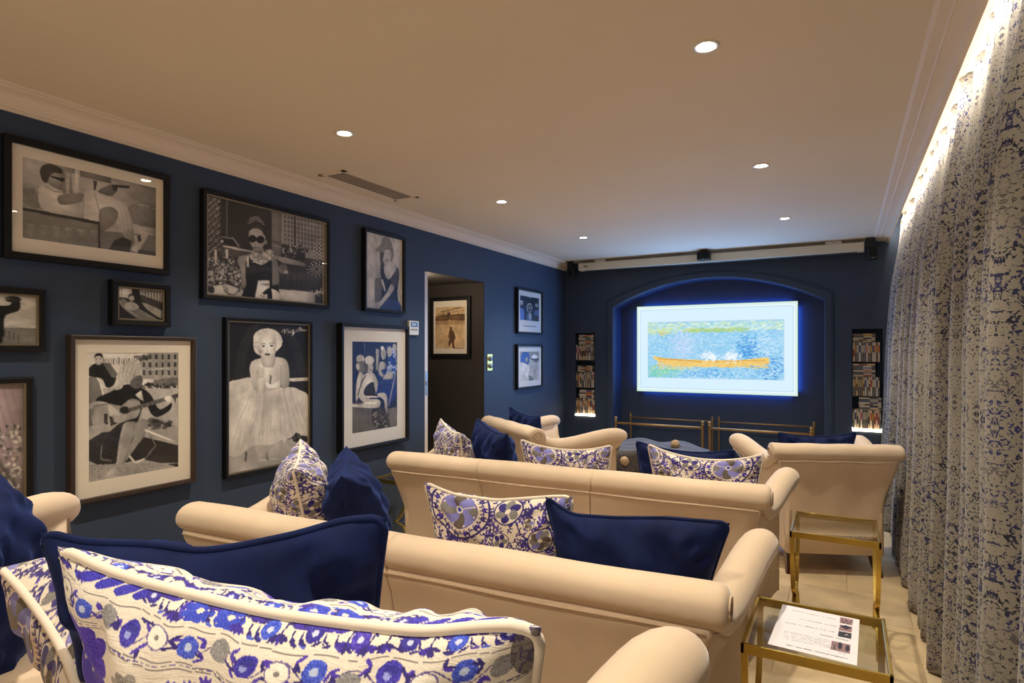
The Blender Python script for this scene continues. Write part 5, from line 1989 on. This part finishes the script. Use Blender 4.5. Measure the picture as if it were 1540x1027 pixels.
# ================================================================ FOOTSTOOL AND THROW
t = thing('footstool', 'charcoal upholstered footstool between the two front armchairs', 'footstool', (-1.47, 5.42, 0), math.radians(-4))
box('cushion_top', -.52, .52, -.33, .33, .30, .52, M_GREYUP, t, .05, True)
box('base', -.50, .50, -.31, .31, .12, .31, M_GREYUP, t, .012, True)
tube('piping', [(-.51, -.325, .315), (.51, -.325, .315), (.51, .325, .315), (-.51, .325, .315)], .006, M_GREYUP, t, 6, True)
for sx in (-1, 1):
    for sy in (-1, 1):
        V, F = loft([[(sx * .45 + q * r, sy * .26 + w_ * r, z) for q, w_ in ((-1, -1), (1, -1), (1, 1), (-1, 1))] for z, r in ((0, .016), (.13, .028))])
        mk('leg', V, F, M_LEG, t)
# fleece throw folded over the footstool
nu, nv = 90, 60
u = np.linspace(0, 1, nu)[None, :] * np.ones((nv, 1)); v = np.linspace(0, 1, nv)[:, None] * np.ones((1, nu))
x = -1.93 + .86 * u + .03 * np.sin(5 * v)
s_ = (v - .5) * 1.0
yy = np.clip(s_, -.38, .38)
drop = np.clip(np.abs(s_) - .36, 0, 1)
z = .540 + .045 * (1 - (np.abs(u - .4) / .6) ** 2) * (1 - drop * 4).clip(0, 1) + .012 * np.sin(14 * u + 5 * v) + .008 * np.sin(31 * v + 9 * u) - drop * 1.0
P = np.stack([x, 5.42 + yy * 1.02, z], -1)
cth = (np.zeros((nv, nu, 3)) + np.array(lin((92, 104, 128))))
th = grid_mesh('fleece_throw', P, None, M_THROW, None, True)
so = th.modifiers.new('thickness', 'SOLIDIFY'); so.thickness = .014; so.offset = 0
tag(th, 'blue grey fleece throw folded over the charcoal footstool', 'throw')
M_POM = mat('beige_pompom', (176, 150, 118), 1.0, mottle=.3, mscale=80, bump=1.0, bscale=120)
for (px_, py_, pz_) in ((-1.665, 5.035, .50), (-1.35, 5.52, .600), (-1.19, 5.05, .47)):
    bm = bmesh.new()
    bmesh.ops.create_icosphere(bm, subdivisions=4, radius=.042)
    for vv in bm.verts:
        vv.co *= 1 + random.uniform(-.07, .05)
        vv.co += Vector((px_, py_, pz_))
    bm_obj('pompom', bm, M_POM, th, True)

# ================================================================ DISC CASES IN THE NICHES
random.seed(33)
PALC = [('black', (26, 24, 26)), ('dark red', (128, 34, 34)), ('white', (214, 206, 190)), ('dark grey', (74, 72, 74)), ('ochre', (196, 146, 58)),
        ('brown', (92, 56, 36)), ('dark blue', (36, 52, 100)), ('orange', (206, 104, 40)), ('silver', (160, 160, 162)), ('cream', (206, 186, 146)), ('red', (176, 44, 48))]
PM = {n: mat('case_' + n.replace(' ', '_'), c_, .35) for n, c_ in PALC}
case_me = {}


def case_mesh(n, hz):
    """Unit disc case with a title block on its spine; hz: lying flat."""
    key = (n, hz)
    if key in case_me:
        return case_me[key]
    bm = bmesh.new()
    tw, dp, hh = .0145, .135, .190
    add_box(bm, -tw / 2, tw / 2, 0, dp, 0, hh, .0015, 1)
    nf = len(bm.faces)
    z0 = .05 if n in ('black', 'brown', 'dark red') else .09
    add_box(bm, -tw * .32, tw * .32, -.0006, .001, z0, z0 + .07)
    add_box(bm, -tw * .36, tw * .36, -.0006, .001, .008, .022)
    if hz:
        for v_ in bm.verts:
            v_.co = Vector((v_.co.z - .095, v_.co.y, v_.co.x + .00725))
    bmesh.ops.recalc_face_normals(bm, faces=bm.faces)
    me = bpy.data.meshes.new('disc_case')
    bm.to_mesh(me); bm.free()
    me.materials.append(PM[n])
    me.materials.append(PM['cream' if n in ('black', 'brown', 'dark red', 'dark grey') else ('dark grey' if n in ('white', 'silver', 'cream', 'ochre') else 'white')])
    for p in me.polygons:
        if p.index >= nf:
            p.material_index = 1
    case_me[key] = me
    return me


def niche(side, x0, x1, shelves, stacks):
    g = 'disc cases in the %s wall niche' % side
    lev = {0: 'upper', 1: 'middle', 2: 'lower'}
    for r, z in enumerate(shelves):
        if r < 2:
            s = box('glass_shelf', x0 + .001, x1 - .001, YF + .008, YF + .165, z - .008, z, M_GLASS)
            tag(s, '%s glass shelf in the %s wall niche' % (lev[r], side), 'shelf')
        x = x0 + .006
        last = None
        while x < x1 - .024:
            sc = random.choice([.9, 1.0, 1.0, 1.35])
            cn = random.choice([p[0] for p in PALC])
            while cn == last:
                cn = random.choice([p[0] for p in PALC])
            last = cn
            o = bpy.data.objects.new('disc_case', case_mesh(cn, False))
            COL.objects.link(o)
            x += .0145 * sc / 2
            o.location = (x, YF + .012 + random.uniform(0, .008), z + .0005)
            o.scale = (sc, 1, random.choice([1, 1, .985, .90]) if side == 'left' else random.choice([1, 1, .97]))
            x += .0145 * sc / 2 + .0012
            tag(o, '%s disc case standing upright in the %s row of the %s wall niche' % (cn, lev[r], side), 'disc case', g)
        zz = z + .192
        n, xo = stacks[r]
        for k in range(n):
            sc = random.choice([1, 1, 1.3])
            cn = random.choice([p[0] for p in PALC])
            while cn == last:
                cn = random.choice([p[0] for p in PALC])
            last = cn
            o = bpy.data.objects.new('disc_case', case_mesh(cn, True))
            COL.objects.link(o)
            o.location = (xo + random.uniform(-.006, .006), YF + .014 + random.uniform(0, .012), zz)
            o.scale = (1, 1, sc)
            zz += .0145 * sc + .0008
            tag(o, '%s disc case lying flat on the %s row of the %s wall niche' % (cn, lev[r], side), 'disc case', g)


niche('left', NL0, NL1, (1.340, 1.008, .690), ((7, -2.745), (4, -2.76), (6, -2.735)))
niche('right', NR0, NR1, (1.346, 1.010, .690), ((5, .165), (8, .165), (7, .222)))
same = {}
for o in bpy.data.objects:
    if o.name.startswith('disc_case'):
        same.setdefault(o['label'], []).append(o)
ORD = ['first', 'second', 'third', 'fourth', 'fifth', 'sixth', 'seventh']
for lb_, os_ in same.items():
    if len(os_) < 2:
        continue
    flat = 'lying flat' in lb_
    os_.sort(key=lambda q: -q.location.z if flat else q.location.x)
    for k, o in enumerate(os_):
        kind_, rest = lb_.split(' disc case ')
        row, sd = rest.split(' row of the ')[0].split()[-1], rest.split(' row of the ')[1].split()[0]
        o['label'] = '%s %s disc case from the %s, %s the %s row, %s niche' % (ORD[k], kind_, 'top' if flat else 'left', 'lying on' if flat else 'standing in', row, sd)
M_NLED = emit_mat('niche_lamp_glow', (1.0, .80, .52), 5)
for side, x0, x1 in (('left', NL0, NL1), ('right', NR0, NR1)):
    o = box('niche_light', x0 + .002, x1 - .002, YF - .012, YF + .16, NZ0 + .002, NZ0 + .020, M_NLED, None, .002)
    tag(o, 'warm glowing light ledge at the foot of the %s wall niche' % side, 'light')
